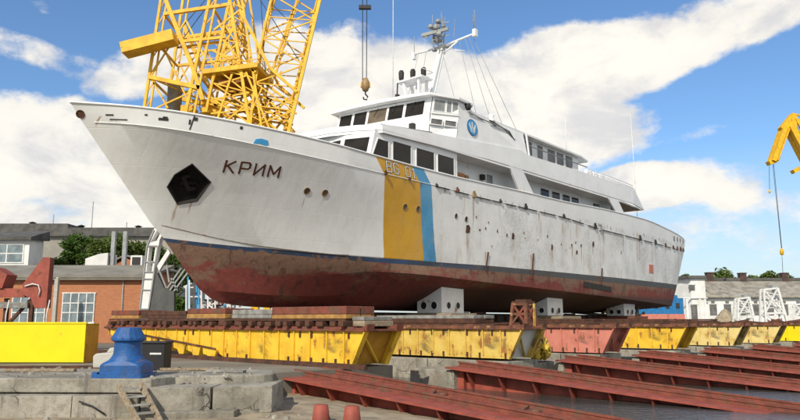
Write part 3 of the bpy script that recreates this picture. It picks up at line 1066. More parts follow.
# blue pennant mark above the knuckle near the name
mb = MB()
hull_poly(mb, [(6.62, 9.36), (6.9, 9.38), (7.2, 9.33), (7.32, 9.40), (7.26, 9.58), (6.95, 9.62), (6.7, 9.56)], 0, 0.02)
mb.build('draught_mark_plate', [M['sky_blue']], ship, fix=False)
for u, z, w, h in ((1.25, 9.95, .22, .05), (1.55, 9.78, .5, .04), (2.35, 10.02, .09, .06), (2.95, 9.9, .34, .1), (3.0, 9.98, .16, .07), (3.9, 9.9, .07, .2), (4.1, 10.05, .16, .14), (6.0, 9.95, .12, .12)):
    mb = MB()
    hull_poly(mb, [(u - w / 2, z - h / 2), (u + w / 2, z - h / 2), (u + w / 2, z + h / 2), (u - w / 2, z + h / 2)], 0, 0.02)
    mb.build('freeing_port', [M['dark']], ship, fix=False)
mb = MB()
for k in range(5):
    hull_poly(mb, [(3.92 + 0.02 * k, 9.58 + 0.12 * k), (3.97 + 0.02 * k, 9.58 + 0.12 * k), (3.99 + 0.02 * k, 9.7 + 0.12 * k), (3.94 + 0.02 * k, 9.7 + 0.12 * k)], 0, 0.015)
mb.build('plate_joint', [M['dark']], ship, fix=False)
# bow fairlead: rusty round hole close to the stem
porthole(0.42, 9.95, 0.15, 'rust', 'rust')

# ---- anchor pocket and anchor
HEXP = ANCHOR_HEX = [(4.58, 8.29), (5.56, 7.65), (5.35, 6.86), (4.68, 6.68), (4.06, 7.34), (4.14, 7.83)]
cu, cz = 4.75, 7.48
n = hnorm(cu, cz)
rim = [hp(a, b, 0.0) for a, b in HEXP]
cen = sum(rim, Vector()) / 6
DEEP = 0.55
bm = bmesh.new()
bm.from_mesh(hull.data)


def near_faces():
    return [f for f in bm.faces if 2.5 < f.calc_center_median().x < 7.5 and f.calc_center_median().y < -0.01 and 5.5 < f.calc_center_median().z < 9.4]


planes = []
for i in range(6):
    j = (i + 1) % 6
    pn = (rim[j] - rim[i]).cross(n).normalized()
    if (cen - rim[i]).dot(pn) > 0:
        pn = -pn
    planes.append((rim[i], pn))
for p0, pn in planes:
    fs = near_faces()
    geom = fs + list({e for f in fs for e in f.edges}) + list({v for f in fs for v in f.verts})
    bmesh.ops.bisect_plane(bm, geom=geom, dist=0.0005, plane_co=p0, plane_no=pn)
dead = [f for f in near_faces() if all((f.calc_center_median() - p0).dot(pn) < 1e-4 for p0, pn in planes)]
bmesh.ops.delete(bm, geom=dead, context='FACES')
bm.to_mesh(hull.data)
bm.free()
mb = MB()
lip_o = [hp(cu + (a - cu) * 1.05, cz + (b - cz) * 1.05, 0.03) for a, b in HEXP]
lip_b = [hp(cu + (a - cu) * 1.05, cz + (b - cz) * 1.05, -0.03) for a, b in HEXP]
lip_i = [hp(a, b, 0.03) for a, b in HEXP]
deep = [cen + (p - cen) * 0.88 - n * DEEP for p in rim]
for i in range(6):
    j = (i + 1) % 6
    mb.face([lip_b[i], lip_b[j], lip_o[j], lip_o[i]], 1)
    mb.face([lip_o[i], lip_o[j], lip_i[j], lip_i[i]], 1)
    mb.face([lip_i[i], lip_i[j], deep[j], deep[i]], 0)
mb.face(deep, 0)
pocket = mb.build('anchor_pocket', [M['pocket'], M['dark']], ship)
mb = MB()
c = cen - n * 0.18
t1 = Vector((1, 0, 0)) - n * n.x
t1.normalize()
t2 = n.cross(t1)
if t2.z < 0:
    t2 = -t2


def AP(x, y, h=0.0):
    x, y = x * 0.5 + y * 0.75, -x * 0.8 + y * 0.45
    return c + t1 * x + t2 * y + n * (h - 0.12)


mb.beam(AP(-0.05, -0.30), AP(0.16, 0.42, -.2), 0.15, 0.13, up=n)
mb.beam(AP(-0.38, -0.10, .02), AP(0.40, 0.06, .02), 0.17, 0.17, up=n)
for sgn, yy in ((-1, -0.1), (1, 0.06)):
    mb.prism([AP(sgn * 0.25, yy - .05, -.05), AP(sgn * 0.44, yy, -.05), AP(sgn * 0.40, yy + 0.26, -.05), AP(sgn * 0.33, yy + 0.36, -.05), AP(sgn * 0.25, yy + 0.2, -.05)], n * 0.12)
mb.tube([AP(0.1, 0.4, -.1), AP(0.2, 0.45, -.1), AP(0.2, 0.56, -.15), AP(0.08, 0.58, -.2), AP(0.1, 0.4, -.1)], 0.03, 6)
mb.build('anchor', [M['anchor_rust']], ship)


# ---- superstructure helpers
def wall(mb, pts, z0, z1, mi=0):
    """upright wall along plan points (u, v) with bottom and top heights (numbers or lists)"""
    k = len(pts)
    a = z0 if isinstance(z0, list) else [z0] * k
    b = z1 if isinstance(z1, list) else [z1] * k
    for i in range(k - 1):
        mb.face([S(*pts[i], a[i]), S(*pts[i + 1], a[i + 1]), S(*pts[i + 1], b[i + 1]), S(*pts[i], b[i])], mi)


def window(name, c, pane='glass', rim=0.06, proud=0.035, frame='white', parent=None):
    """framed window from four corners (bottom left, bottom right, top right, top left seen from outside)"""
    c = [Vector(p) for p in c]
    n = (c[1] - c[0]).cross(c[3] - c[0]).normalized()
    mid = sum(c, Vector()) / 4
    ex, ey = (c[1] - c[0]).normalized(), (c[3] - c[0]).normalized()
    o = [c[0] - (ex + ey) * rim, c[1] + (ex - ey) * rim, c[2] + (ex + ey) * rim, c[3] + (ey - ex) * rim]
    mb = MB()
    for i in range(4):
        j = (i + 1) % 4
        mb.face([o[i] + n * proud, o[j] + n * proud, c[j] + n * proud, c[i] + n * proud])
        mb.face([o[i] - n * 0.03, o[j] - n * 0.03, o[j] + n * proud, o[i] + n * proud])
        mb.face([c[i] + n * proud, c[j] + n * proud, c[j] + n * 0.004, c[i] + n * 0.004])
    f = mb.build(name, [M[frame]], parent or ship, fix=False)
    mb = MB()
    mb.prism([p + n * 0.001 for p in c], n * 0.009)
    mb.build('pane', [M[pane]], f)
    return f


def side_window(u0, u1, z0, z1, v, pane='glass', lean=0.0, **kw):
    # seen from port: aft is to the right
    return window('window', [S(u0, v, z0), S(u1, v, z0), S(u1 + lean, v, z1), S(u0 + lean, v, z1)], pane, **kw)


# ---- level 1: the main deckhouse. Full width forward, side passage aft of u = 20.9
mb = MB()
FR0, FR1 = 12.55, 13.25            # raked front: foot and head
fv = 4.22
front_b = [(FR0 + 0.55, -fv), (FR0, -2.6), (FR0 - 0.15, 0), (FR0, 2.6), (FR0 + 0.55, fv)]
front_t = [(u + 0.65, v) for u, v in front_b]
for i in range(4):
    mb.face([S(*front_b[i], 8.9), S(*front_b[i + 1], 8.9), S(*front_t[i + 1], 11.3), S(*front_t[i], 11.3)])
for sd_ in (1, -1):
    mb.face([S(FR0 + 0.55, sd_ * fv, 8.9), S(20.9, sd_ * fv, 8.9), S(20.9, sd_ * fv, 11.4), S(FR0 + 1.2, sd_ * fv, 11.4)])
    wall(mb, [(20.9, sd_ * fv), (20.9, sd_ * 3.2), (44.5, sd_ * 3.2)], 8.9, 11.4)
wall(mb, [(44.5, 3.2), (44.5, -3.2)], 8.9, 11.4)
mb.build('deckhouse', [M['white']], ship)
# port windows of the forward part
window('window', [S(13.55, fv, 9.98), S(14.75, fv, 9.98), S(14.75, fv, 10.88), S(13.95, fv, 10.9)])
for u0, u1 in ((15.12, 16.6), (17.08, 18.66), (19.0, 20.55)):
    side_window(u0, u1, 9.98, 11.0, fv)
# raked front windows


def front_pt(t, z):
    """t from -1 (starboard) to 1 (port) along the raked front"""
    v = t * fv
    ub = FR0 - 0.15 + 0.15 * min(1, abs(v) / 2.6) + 0.55 * max(0, (abs(v) - 2.6) / (fv - 2.6))
    return S(ub + 0.65 * (z - 8.9) / 2.4, v, z)


for t0, t1 in ((-0.95, -0.63), (-0.57, -0.03), (0.03, 0.57), (0.63, 0.95)):
    window('window', [front_pt(t0, 9.9), front_pt(t1, 9.9), front_pt(t1, 10.95), front_pt(t0, 10.95)])
# aft side windows, doorway gear, boxes in the passage
vv = 3.2
for u0, u1 in ((32.5, 33.75), (34.2, 35.4), (35.85, 37.0), (37.3, 38.5)):
    side_window(u0, u1, 10.3, 11.08, vv)
side_window(41.1, 42.3, 10.3, 11.05, vv)
side_window(25.5, 26.2, 9.2, 11.0, vv, 'glass_pale')
mb = MB()
mb.box(S(30.2, 3.26, 9.1), S(31.0, 3.2, 10.95))
mb.box(S(30.85, 3.3, 9.9), S(30.92, 3.26, 10.05))
mb.build('door', [M['white_dirty']], ship)
for u, z0, w, h, mk in ((22.0, 9.75, .75, .8, 'orange'), (22.85, 9.75, .35, .75, 'brass'), (24.7, 10.5, .35, .35, 'dark'), (39.3, 9.9, .8, .75, 'tan'), (40.2, 9.9, .35, .6, 'dark')):
    mb = MB()
    mb.box(S(u, 3.45, z0), S(u + w, 3.21, z0 + h))
    mb.box(S(u + w * 0.2, 3.49, z0 + h * 0.2), S(u + w * 0.8, 3.45, z0 + h * 0.8))
    mb.build('locker', [M[mk]], ship, bevel=0.02)

# ---- boat deck: slab with the deep side band (bulwark) and rounded visor front
BDF = [(14.1, 4.4), (13.35, 3.2), (12.85, 1.9), (12.55, 0)]
plan = BDF[::-1]
outl = [(u, -v) for u, v in BDF] + plan[1:]      # starboard corner, round the front, port corner
fr = [(14.1, -4.4), (13.35, -3.2), (12.85, -1.9), (12.55, 0), (12.85, 1.9), (13.35, 3.2), (14.1, 4.4)]
mb = MB()
# slab: underside 11.38, top 11.5
slab_plan = fr + [(44.0, 4.38), (49.0, 3.9), (49.0, -3.9), (44.0, -4.38)]
mb.prism([S(u, v, 11.38) for u, v in slab_plan], (0, 0, 0.12))
mb.build('boat_deck', [M['white']], ship)


def band_low(u):
    return 11.24 + min(max(u - 14, 0), 10) * 0.031 - 0.0


def band_top(u):
    if u < 29:
        return 11.72 + (u - 14.1) * 0.085
    return 12.72 + (u - 29) * 0.016


mb = MB()
# front visor: leans out a little at the foot
for (u0, v0), (u1, v1) in zip(fr, fr[1:]):
    mb.face([S(u0, v0, 11.22), S(u1, v1, 11.22), S(u1 + 0.12, v1 * 0.99, 11.72), S(u0 + 0.12, v0 * 0.99, 11.72)])
    mb.face([S(u0, v0, 11.22), S(u1, v1, 11.22), S(u1 + 0.25, v1 * 0.97, 11.37), S(u0 + 0.25, v0 * 0.97, 11.37)])
    # sloping top going back to the wheelhouse foot
    mb.face([S(u0 + 0.12, v0 * 0.99, 11.72), S(u1 + 0.12, v1 * 0.99, 11.72), S(19.4, v1 * 0.82, 12.5), S(19.4, v0 * 0.82, 12.5)])
mb.build('visor', [M['white']], ship)
mb = MB()
us = [14.1 + (29 - 14.1) * i / 14 for i in range(15)] + [29 + (46.6 - 29) * i / 16 for i in range(1, 17)]
for sd_ in (1, -1):
    oute = [(S(u, sd_ * 4.4, band_low(u)), S(u, sd_ * 4.36, band_top(u))) for u in us] + [(S(49.35, sd_ * 4.2, 11.36), S(46.9, sd_ * 4.34, 13.02))]
    inn = [(p + Vector((0, sd_ * 0.12, 0)), q + Vector((0, sd_ * 0.12, 0))) for p, q in oute]
    for i in range(len(oute) - 1):
        (a, b), (c2, d) = oute[i], oute[i + 1]
        (e, f), (g, h) = inn[i], inn[i + 1]
        mb.face([a, c2, d, b])
        mb.face([e, g, h, f])
        mb.face([b, d, h, f])
        mb.face([a, c2, g, e])
    mb.face([oute[-1][0], oute[-1][1], inn[-1][1], inn[-1][0]])
mb.build('side_band', [M['white']], ship)
# raised aft part of the band and the overhanging stern lip with tan bounce light put into its underside
mb = MB()
mb.face([S(44.2, 4.2, 11.38 - 0.02), S(49.3, 4.12, 11.34), S(49.3, -4.12, 11.34), S(44.2, -4.2, 11.36)])
mb.build('overhang_bounce_face', [M['tan']], ship)
# ---- buttresses between the bulwark and the boat deck
for pts in ([(26.4, 11.6), (28.05, 11.6), (29.6, 9.95), (27.75, 9.95)], [(41.2, 11.5), (43.3, 11.5), (44.9, 10.1), (43.3, 10.1)]):
    for sd_ in (1, -1):
        mb = MB()
        mb.prism([S(u, sd_ * 4.39, z) for u, z in pts], (0, sd_ * 0.14, 0))
        mb.build('buttress', [M['white']], ship)

# ---- upper house (wheelhouse with wings, long house aft)
WH_F = [(18.36, -3.5), (18.56, -1.8), (18.8, 0), (19.08, 1.8), (19.33, 3.4)]
mb = MB()
RK = 0.28
wf = WH_F
for (u0, v0), (u1, v1) in zip(wf, wf[1:]):
    mb.face([S(u0 - 0.15, v0, 11.45), S(u1 - 0.15, v1, 11.45), S(u1, v1, 13.55), S(u0, v0, 13.55)])
    mb.face([S(u0, v0, 13.55), S(u1, v1, 13.55), S(u1 + RK, v1, 14.75), S(u0 + RK, v0, 14.75)])
# port wing: slanted corner panel out to the side band, mirrored to starboard
for sd_ in (1, -1):
    a = (19.34 if sd_ > 0 else 18.36, sd_ * 3.45)
    mb.face([S(a[0] - 0.12, a[1], 12.0), S(20.75, sd_ * 4.30, 12.2), S(21.1, sd_ * 4.22, 13.75), S(a[0], a[1], 13.55)])
    mb.face([S(a[0], a[1], 13.55), S(21.1, sd_ * 4.22, 13.75), S(21.25, sd_ * 4.15, 14.72), S(a[0] + RK, a[1], 14.75)])
    # side wall of the wing with the crest; its head drops in a slope to the long roof
    mb.face([S(20.75, sd_ * 4.33, 12.1), S(29.0, sd_ * 4.30, 12.6), S(29.0, sd_ * 3.95, 14.3), S(23.2, sd_ * 4.05, 14.3), S(21.9, sd_ * 4.12, 14.75), S(21.25, sd_ * 4.15, 14.75), S(21.1, sd_ * 4.22, 13.75)])
    mb.face([S(29.0, sd_ * 4.30, 12.6), S(29.0, sd_ * 3.4, 12.6), S(29.0, sd_ * 3.4, 14.3), S(29.0, sd_ * 3.95, 14.3)])
    wall(mb, [(29.0, sd_ * 3.4), (38.3, sd_ * 3.4)], 11.45, 14.3)
wall(mb, [(38.3, 3.4), (38.3, -3.4)], 11.45, 14.3)
mb.build('upper_house', [M['white']], ship)
# wheelhouse windows: five raked panes across the front, glazed wings
FRP = pchip([(v, u, 0.0) for u, v in WH_F])


def wh_pt(v, z):
    u = FRP(v)[0]
    return S(u + RK * (z - 13.55) / 1.2, v, z)


spans = [(-3.32, -2.36), (-2.18, -1.2), (-1.04, 0.3), (0.45, 1.5), (1.68, 2.95)]
panes = ['glass', 'glass', 'glass_brown', 'glass', 'glass']
for i in range(5):
    a, b = spans[i]
    f = window('window', [wh_pt(a, 13.66), wh_pt(b, 13.66), wh_pt(b, 14.58), wh_pt(a, 14.58)], panes[i], rim=0.05)
    if i in (2, 3, 4):
        mb = MB()
        mb.beam(wh_pt((a + b) / 2, 14.62) + Vector((-.05, 0, 0)), wh_pt((a + b) / 2 - 0.25, 14.1) + Vector((-.05, 0, 0)), 0.03, 0.02)
        mb.build('wiper', [M['dark']], f)


def wing_pt(t, z, sd_=1):
    a = Vector(S(19.34 if sd_ > 0 else 18.36, sd_ * 3.45, 0))
    lo, hi = a.lerp(S(21.1, sd_ * 4.22, 0), t), (a + Vector((RK, 0, 0))).lerp(S(21.25, sd_ * 4.15, 0), t)
    k = (z - 13.55) / 1.2
    p = lo.lerp(hi, k)
    return Vector((p.x, p.y, z))


for t0, t1, g in ((0.08, 0.48, 'glass_pale'), (0.55, 0.72, 'glass_pale'), (0.76, 0.97, 'glass_pale')):
    window('window', [wing_pt(t0, 13.86), wing_pt(t1, 13.86), wing_pt(t1, 14.58), wing_pt(t0, 14.58)], g, rim=0.04)
window('window', [wing_pt(0.95, 13.8, -1), wing_pt(0.1, 13.7, -1), wing_pt(0.1, 14.55, -1), wing_pt(0.95, 14.5, -1)], 'glass_clear', rim=0.04)
for t0, t1 in ((0.06, 0.44), (0.54, 0.92)):
    q = [wing_pt(t0, 12.98), wing_pt(t1, 12.98), wing_pt(t1, 13.3), wing_pt(t0, 13.3)]
    f = window('vent_grille', [p + Vector((-0.06, -0.02, 0)) for p in q], 'glass_grey', rim=0.04, proud=0.06)
# ledge under the wing windows
mb = MB()
mb.beam(wing_pt(0, 13.68) + Vector((0, -.03, 0)), wing_pt(1, 13.74) + Vector((0, -.03, 0)), 0.1, 0.07)
mb.build('window_ledge', [M['white_dirty']], ship)
# searchlight box on the wing shoulder
mb = MB()
mb.lathe([(0, -0.16), (0.2, -0.16), (0.24, 0), (0.2, 0.16), (0, 0.16)], (0, 0, 0), 16)
o = mb.build('searchlight', [M['dark']], ship, loc=S(22.1, 4.2, 14.55))
o.rotation_euler = (math.pi / 2, 0, 0.4)
# wheelhouse roof: cambered slab with overhang
RP = [(18.1, -3.8), (18.28, -2.0), (18.55, 0), (18.85, 2.0), (19.12, 3.55), (21.0, 4.38), (22.6, 4.25), (23.6, 3.2), (23.6, -3.2), (22.6, -4.25), (21.2, -4.38)]
mb = MB()


def camber(v):
    return 0.22 * (1 - (v / 4.4) ** 2)


cen = S(21.3, 0, 15.05)
lo = [S(u, v, 14.70 + camber(v) * 0.5) for u, v in RP]
hi = [S(u, v, 14.84 + camber(v) * 0.7) for u, v in RP]
for i in range(len(RP)):
    j = (i + 1) % len(RP)
    mb.face([lo[i], lo[j], hi[j], hi[i]])
    mb.face([hi[i], hi[j], cen])
    mb.face([lo[i], lo[j], S(21.3, 0, 14.75)])
mb.build('wheelhouse_roof', [M['white']], ship)
# long roof
mb = MB()
LR = [(23.0, 4.02), (38.0, 3.75), (40.3, 3.3), (40.3, -3.3), (38.0, -3.75), (23.0, -4.02)]
mb.prism([S(u, v, 14.32) for u, v in LR], (0, 0, 0.13))
mb.build('long_roof', [M['white']], ship)
# pipe and dark cable tray along the roof edge
mb = MB()
mb.tube([S(22.0, 4.3, 14.25), S(23.3, 4.25, 14.1), S(26.6, 4.15, 14.05), S(27.3, 4.1, 13.65), S(28.6, 4.05, 13.55), S(38.5, 4.05, 13.5)], 0.04, 6)
mb.build('pipe_rail', [M['steel_grey']], ship)
mb = MB()
mb.tube([S(24.5, 4.2, 14.22), S(27.0, 4.1, 14.0), S(27.6, 4.12, 13.5)], 0.05, 6)
mb.build('cable_run', [M['dark']], ship)
mb = MB()
mb.lathe([(0, 0), (0.2, 0), (0.22, 0.12), (0.1, 0.2), (0.2, 0.4), (0.16, 0.5), (0, 0.52)], S(25.0, 4.0, 14.25), 12)
mb.build('roof_vent', [M['white']], ship)
# windows of the upper house
for u0, u1 in ((29.85, 31.1), (31.85, 32.65), (33.35, 34.5), (34.75, 35.85), (36.15, 37.3)):
    side_window(u0, u1, 13.0, 14.16, 3.4, 'glass_grey', rim=0.05)
mb = MB()
mb.beam(S(29.2, 4.3, 12.6), S(29.2, 4.1, 14.3), 0.09, 0.12)
mb.build('post', [M['white']], ship)
# crest: blue disc with a pale winged device
nrm = (S(29.0, 4.3, 12.6) - S(21, 4.25, 12.2)).cross(S(23.2, 4.05, 14.3) - S(21, 4.25, 12.2)).normalized()
if nrm.y > 0:
    nrm = -nrm
c = S(22.45, 4.16, 13.28)
d0 = S(22.45, 4.3, 12.2)
# find the point on the panel plane
c = c - nrm * (c - d0).dot(nrm) + nrm * 0.03
ex = Vector((1, 0, 0)) - nrm * nrm.x
ex.normalize()
ey = nrm.cross(ex)
if ey.z < 0:
    ey = -ey
mb = MB()
k = 28
ring = lambda r, h: [c + nrm * 0.06 + ex * math.cos(2 * math.pi * i / k) * r + ey * math.sin(2 * math.pi * i / k) * r + nrm * h for i in range(k + 1)]
mb.grid([ring(0.53, -0.08), ring(0.53, 0.02), ring(0.45, 0.025)], 0, False)
mb.face(ring(0.45, 0.022)[:-1], 1)
pl = lambda pts: mb.prism([c + ex * x * .86 + ey * y * .86 + nrm * 0.083 for x, y in pts], nrm * 0.012, 2)
for sg in (-1, 1):
    pl([(sg * 0.03, -0.34), (sg * 0.22, -0.2), (sg * 0.40, 0.1), (sg * 0.38, 0.3), (sg * 0.24, 0.12), (sg * 0.12, -0.06)])
    pl([(sg * 0.05, -0.44), (sg * 0.2, -0.36), (sg * 0.3, -0.22), (sg * 0.2, -0.26)])
pl([(-0.05, -0.1), (0.05, -0.1), (0.06, 0.3), (0, 0.42), (-0.06, 0.3)])
mb.build('crest', [M['blue_flat'], M['sky_blue'], M['letter_white']], ship, fix=False)

# ---- railings
mb = MB()
for sd_ in (1, -1):
    for k in range(9):
        u = 38.5 + k * 1.0
        mb.beam(S(u, sd_ * 4.3, band_top(u) - 0.1), S(u, sd_ * 4.3, 13.35 - 0.02 * (u - 38)), 0.04, 0.04)
    for h in (0.0, 0.28):
        mb.tube([S(38.3, sd_ * 4.3, 13.38 - h), S(46.8, sd_ * 4.3, 13.2 - h * 0.6)], 0.025, 6)
mb.build('railing', [M['white']], ship)
mb = MB()
for k in range(3):
    mb.box(S(38.9 + k * 1.1, 3.9, 12.75), S(39.85 + k * 1.1, 3.55, 13.45))
mb.build('liferaft_canister', [M['white']], ship, bevel=0.06)
# stern: white bulwark opening pieces, bollards
mb = MB()
for u in (56.6, 57.6, 58.5, 59.4):
    p = S(u, 4.12 - (u - 56) * 0.05, 9.2)
    mb.lathe([(0, 0), (0.12, 0), (0.12, 0.35), (0.17, 0.4), (0.17, 0.46), (0, 0.48)], p, 10)
mb.build('mooring_bitts', [M['steel_grey']], ship)

# ---- mast
mast = MB()
B0, T0 = S(23.2, 0, 15.0), S(25.2, 0, 20.6)
for dx, dy in ((-.22, -.2), (.22, -.2), (.22, .2), (-.22, .2)):
    mast.beam(B0 + Vector((dx * 1.0, dy * 1.0, 0)), T0 + Vector((dx * .5, dy * .5, 0)), 0.12, 0.12)
mast.beam(B0, T0, 0.30, 0.26)
mast_o = mast.build('mast', [M['white']], ship)
mb = MB()
J = S(25.2, 0, 20.5)
mb.tube([J, S(25.2, 1.4, 20.62), S(25.2, 2.7, 20.72)], 0.10, 8, r1=0.07)
mb.tube([J, S(25.2, -1.4, 20.55), S(25.2, -2.6, 20.6)], 0.09, 8, r1=0.06)
mb.tube([S(25.0, 0, 19.8), S(25.2, 1.3, 20.55)], 0.06, 6)
mb.box(S(25.05, 2.85, 20.5), S(25.35, 2.6, 21.0))
mb.box(S(25.05, -2.5, 20.2), S(25.35, -2.7, 20.7))
mb.tube([S(25.1, 1.0, 19.95), S(25.6, 1.6, 19.9)], 0.04, 6)
mb.build('crossarm', [M['white']], mast_o)
mb = MB()
# radar and its platforms near the head
for z, r in ((20.75, .34), (21.35, .26)):
    mb.lathe([(0, 0), (r, 0), (r, 0.06), (0, 0.06)], S(24.7, 0, z), 12)
for k, (x, y, z, s_) in enumerate(((24.3, .35, 20.9, .22), (24.9, -.4, 21.0, .25), (24.5, 0, 21.5, .28), (24.2, -.3, 21.6, .2), (24.9, .3, 21.7, .18), (24.55, .1, 22.0, .2), (25.2, .45, 20.3, .2), (24.9, -.5, 20.2, .2))):
    mb.lathe([(0, 0), (s_ * .8, 0), (s_, s_ * .5), (s_ * .7, s_ * 1.3), (0, s_ * 1.5)], S(x, y, z), 9)
mb.beam(S(24.1, -1.0, 21.25), S(24.5, 1.0, 21.3), 0.16, 0.22)
for k in range(16):
    a = k * 0.9
    mb.beam(S(24.7, 0, 19.9 + .14 * k), S(24.7 + .75 * math.cos(a), .75 * math.sin(a), 20.05 + .14 * k), 0.045, 0.045)
    mb.beam(S(24.7 + .4 * math.cos(a), .4 * math.sin(a), 19.9 + .14 * k), S(24.7 + .5 * math.cos(a), .5 * math.sin(a), 20.4 + .14 * k), 0.04, 0.04)
for k in range(3):
    mb.beam(S(24.5 + .2 * k, -.3 + .3 * k, 20.3), S(24.5 + .2 * k, -.3 + .3 * k, 22.0), .05, .05)
mb.build('radar_cluster', [M['steel_grey']], mast_o)
mb = MB()
for x, y, z0, z1 in ((24.8, 0.2, 21.4, 22.9), (24.3, -.2, 21.6, 22.6), (24.5, .5, 21.2, 22.4), (25.2, 2.7, 20.9, 22.4), (25.2, 2.6, 21.2, 22.1), (25.2, -2.6, 20.6, 22.0), (25.6, .6, 20.3, 22.6)):
    mb.tube([S(x, y * 1.0, z0), S(x + (0.25 if x > 25.5 else 0), y, z1)], 0.022, 5)
for z in (21.6, 21.9):
    mb.tube([S(25.2, 2.5, z), S(25.2, 2.9, z + 0.02)], 0.02, 5)
mb.build('antenna', [M['steel_grey']], mast_o)
mb = MB()
mb.lathe([(0, -.16), (.16, -.1), (.2, .05), (.12, .2), (0, .24)], S(24.3, -.75, 21.2), 10)
mb.build('mast_lamp', [M['letter_white']], mast_o)
# platform with three horn loudspeakers ahead of the mast
plat = MB()
plat.box(S(21.7, .9, 17.2), S(22.9, -1.3, 17.3))
for x, y in ((21.9, .5), (21.9, -.8), (22.7, .5), (22.7, -.8)):
    plat.beam(S(x + .3, y * .6, 15.0), S(x, y, 17.2), 0.16, 0.16)
plat.tube([S(21.8, 0, 15.1), S(22.6, -.2, 17.2)], 0.06, 6)
plat.box(S(22.2, .95, 17.3), S(22.25, .9, 17.75))
plat.tube([S(21.7, .9, 17.75), S(22.9, .9, 17.75), S(22.9, -1.3, 17.75)], 0.025, 5)
pl_o = plat.build('light_platform', [M['white']], ship)
for x, y in ((21.9, -1.0), (22.2, -.25), (22.4, .5)):
    mb = MB()
    mb.lathe([(0, 0), (.10, .0), (.17, .2), (.19, .6), (.13, .75), (0, .75)], S(x, y, 17.3), 12)
    mb.build('signal_lamp', [M['dark']], pl_o)
mb = MB()
mb.tube([S(21.75, -1.2, 17.2), S(21.7, -1.2, 16.2)], 0.05, 6)
mb.box(S(21.6, -1.1, 16.0), S(21.85, -1.3, 16.4))
mb.build('signal_lamp', [M['dark']], pl_o)
# whips, halyards and stays
WH = [((18.9, 0.9, 14.9), (18.9, 0.9, 23.0), .03), ((24.9, 3.9, 14.4), (24.9, 3.9, 16.9), .02), ((36.8, 3.2, 14.4), (36.8, 3.2, 17.3), .035), ((36.8, 3.2, 15.9), (37.0, 3.2, 16.0), .05), ((50.0, 3.3, 9.6), (49.6, 3.3, 20.5), .035), ((29.0, 1.0, 14.4), (29.0, 1.0, 16.2), .03), ((32.0, -2.0, 14.4), (32.0, -2.0, 17.0), .02)]
for a, b, r in WH:
    mb = MB()
    mb.tube([S(*a), S(*b)], r, 6, r1=r * 0.5)
    mb.build('whip_antenna', [M['letter_white']], ship)
for a, b in (((25.2, 2.5, 20.6), (28.6, 3.7, 14.5)), ((25.2, 1.9, 20.6), (26.3, 3.2, 14.5)), ((25.2, 1.4, 20.6), (25.6, 2.6, 14.5)), ((25.0, 0.2, 19.6), (25.2, 1.4, 15)), ((25.2, -1.5, 20.5), (24.0, -1.5, 15)), ((25.2, -2.2, 20.5), (23.4, -2.3, 15.0)), ((25.2, 2.2, 20.6), (27.2, 3.5, 14.5))):
    mb = MB()
    mb.tube([S(*a), S(*b)], 0.016, 5)
    mb.build('stay_wire', [M['steel_grey']], ship)
# box hanging on the wheelhouse front and its lamp
mb = MB()
mb.box(S(18.85, 2.5, 12.75), S(19.12, 2.2, 13.15))
mb.build('bell_box', [M['dark']], ship)
# blue tarpaulin edge and gear on the fore deck
mb = MB()
for i in range(7):
    a, b = 3.5 + i * 0.42, 3.92 + i * 0.42
    va, vb = pchip(BUL)(a)[0] - 0.25, pchip(BUL)(b)[0] - 0.25
    za, zb_ = 10.40 - 0.035 * i, 10.40 - 0.035 * (i + 1)
    mb.prism([S(a, va - .1, za - .3), S(b, vb - .1, zb_ - .3), S(b + 0.1, vb - 1.5, zb_ - .3), S(a + 0.1, va - 1.5, za - .3)], (0, 0, 0.30 + (0.03 if i % 2 else 0.0)), 0 if i < 5 else 1)
mb.build('hatch_tarpaulin', [M['blue_flat'], M['dark']], ship)
mb = MB()
mb.lathe([(0, 9.2), (.5, 9.2), (.5, 9.9), (.42, 9.95), (.42, 10.35), (0, 10.4)], S(9.8, 0, 0), 16)
mb.build('windlass', [M['white']], ship)
# propeller shaft gear under the stern
mb = MB()
for v in (1.6, -1.6):
    mb.tube([S(46, v, 2.3), S(53.5, v, 2.05)], 0.12, 8)
    mb.beam(S(52.5, v, 2.1), S(52.8, v * 1.2, 3.0), 0.3, 0.1)
    for k in range(4):
        a = k * math.pi / 2 + 0.5
        mb.prism([S(53.4, v + .1 * math.cos(a), 2.05 + .1 * math.sin(a)), S(53.5, v + .55 * math.cos(a - .35), 2.05 + .55 * math.sin(a - .35)), S(53.4, v + .6 * math.cos(a + .2), 2.05 + .6 * math.sin(a + .2))], (0.05, 0, 0))
mb.build('propeller', [M['brass']], ship)

# ================================================================== SLIPWAY CARRIAGES
CH = 1.22                                                   # height of a carriage


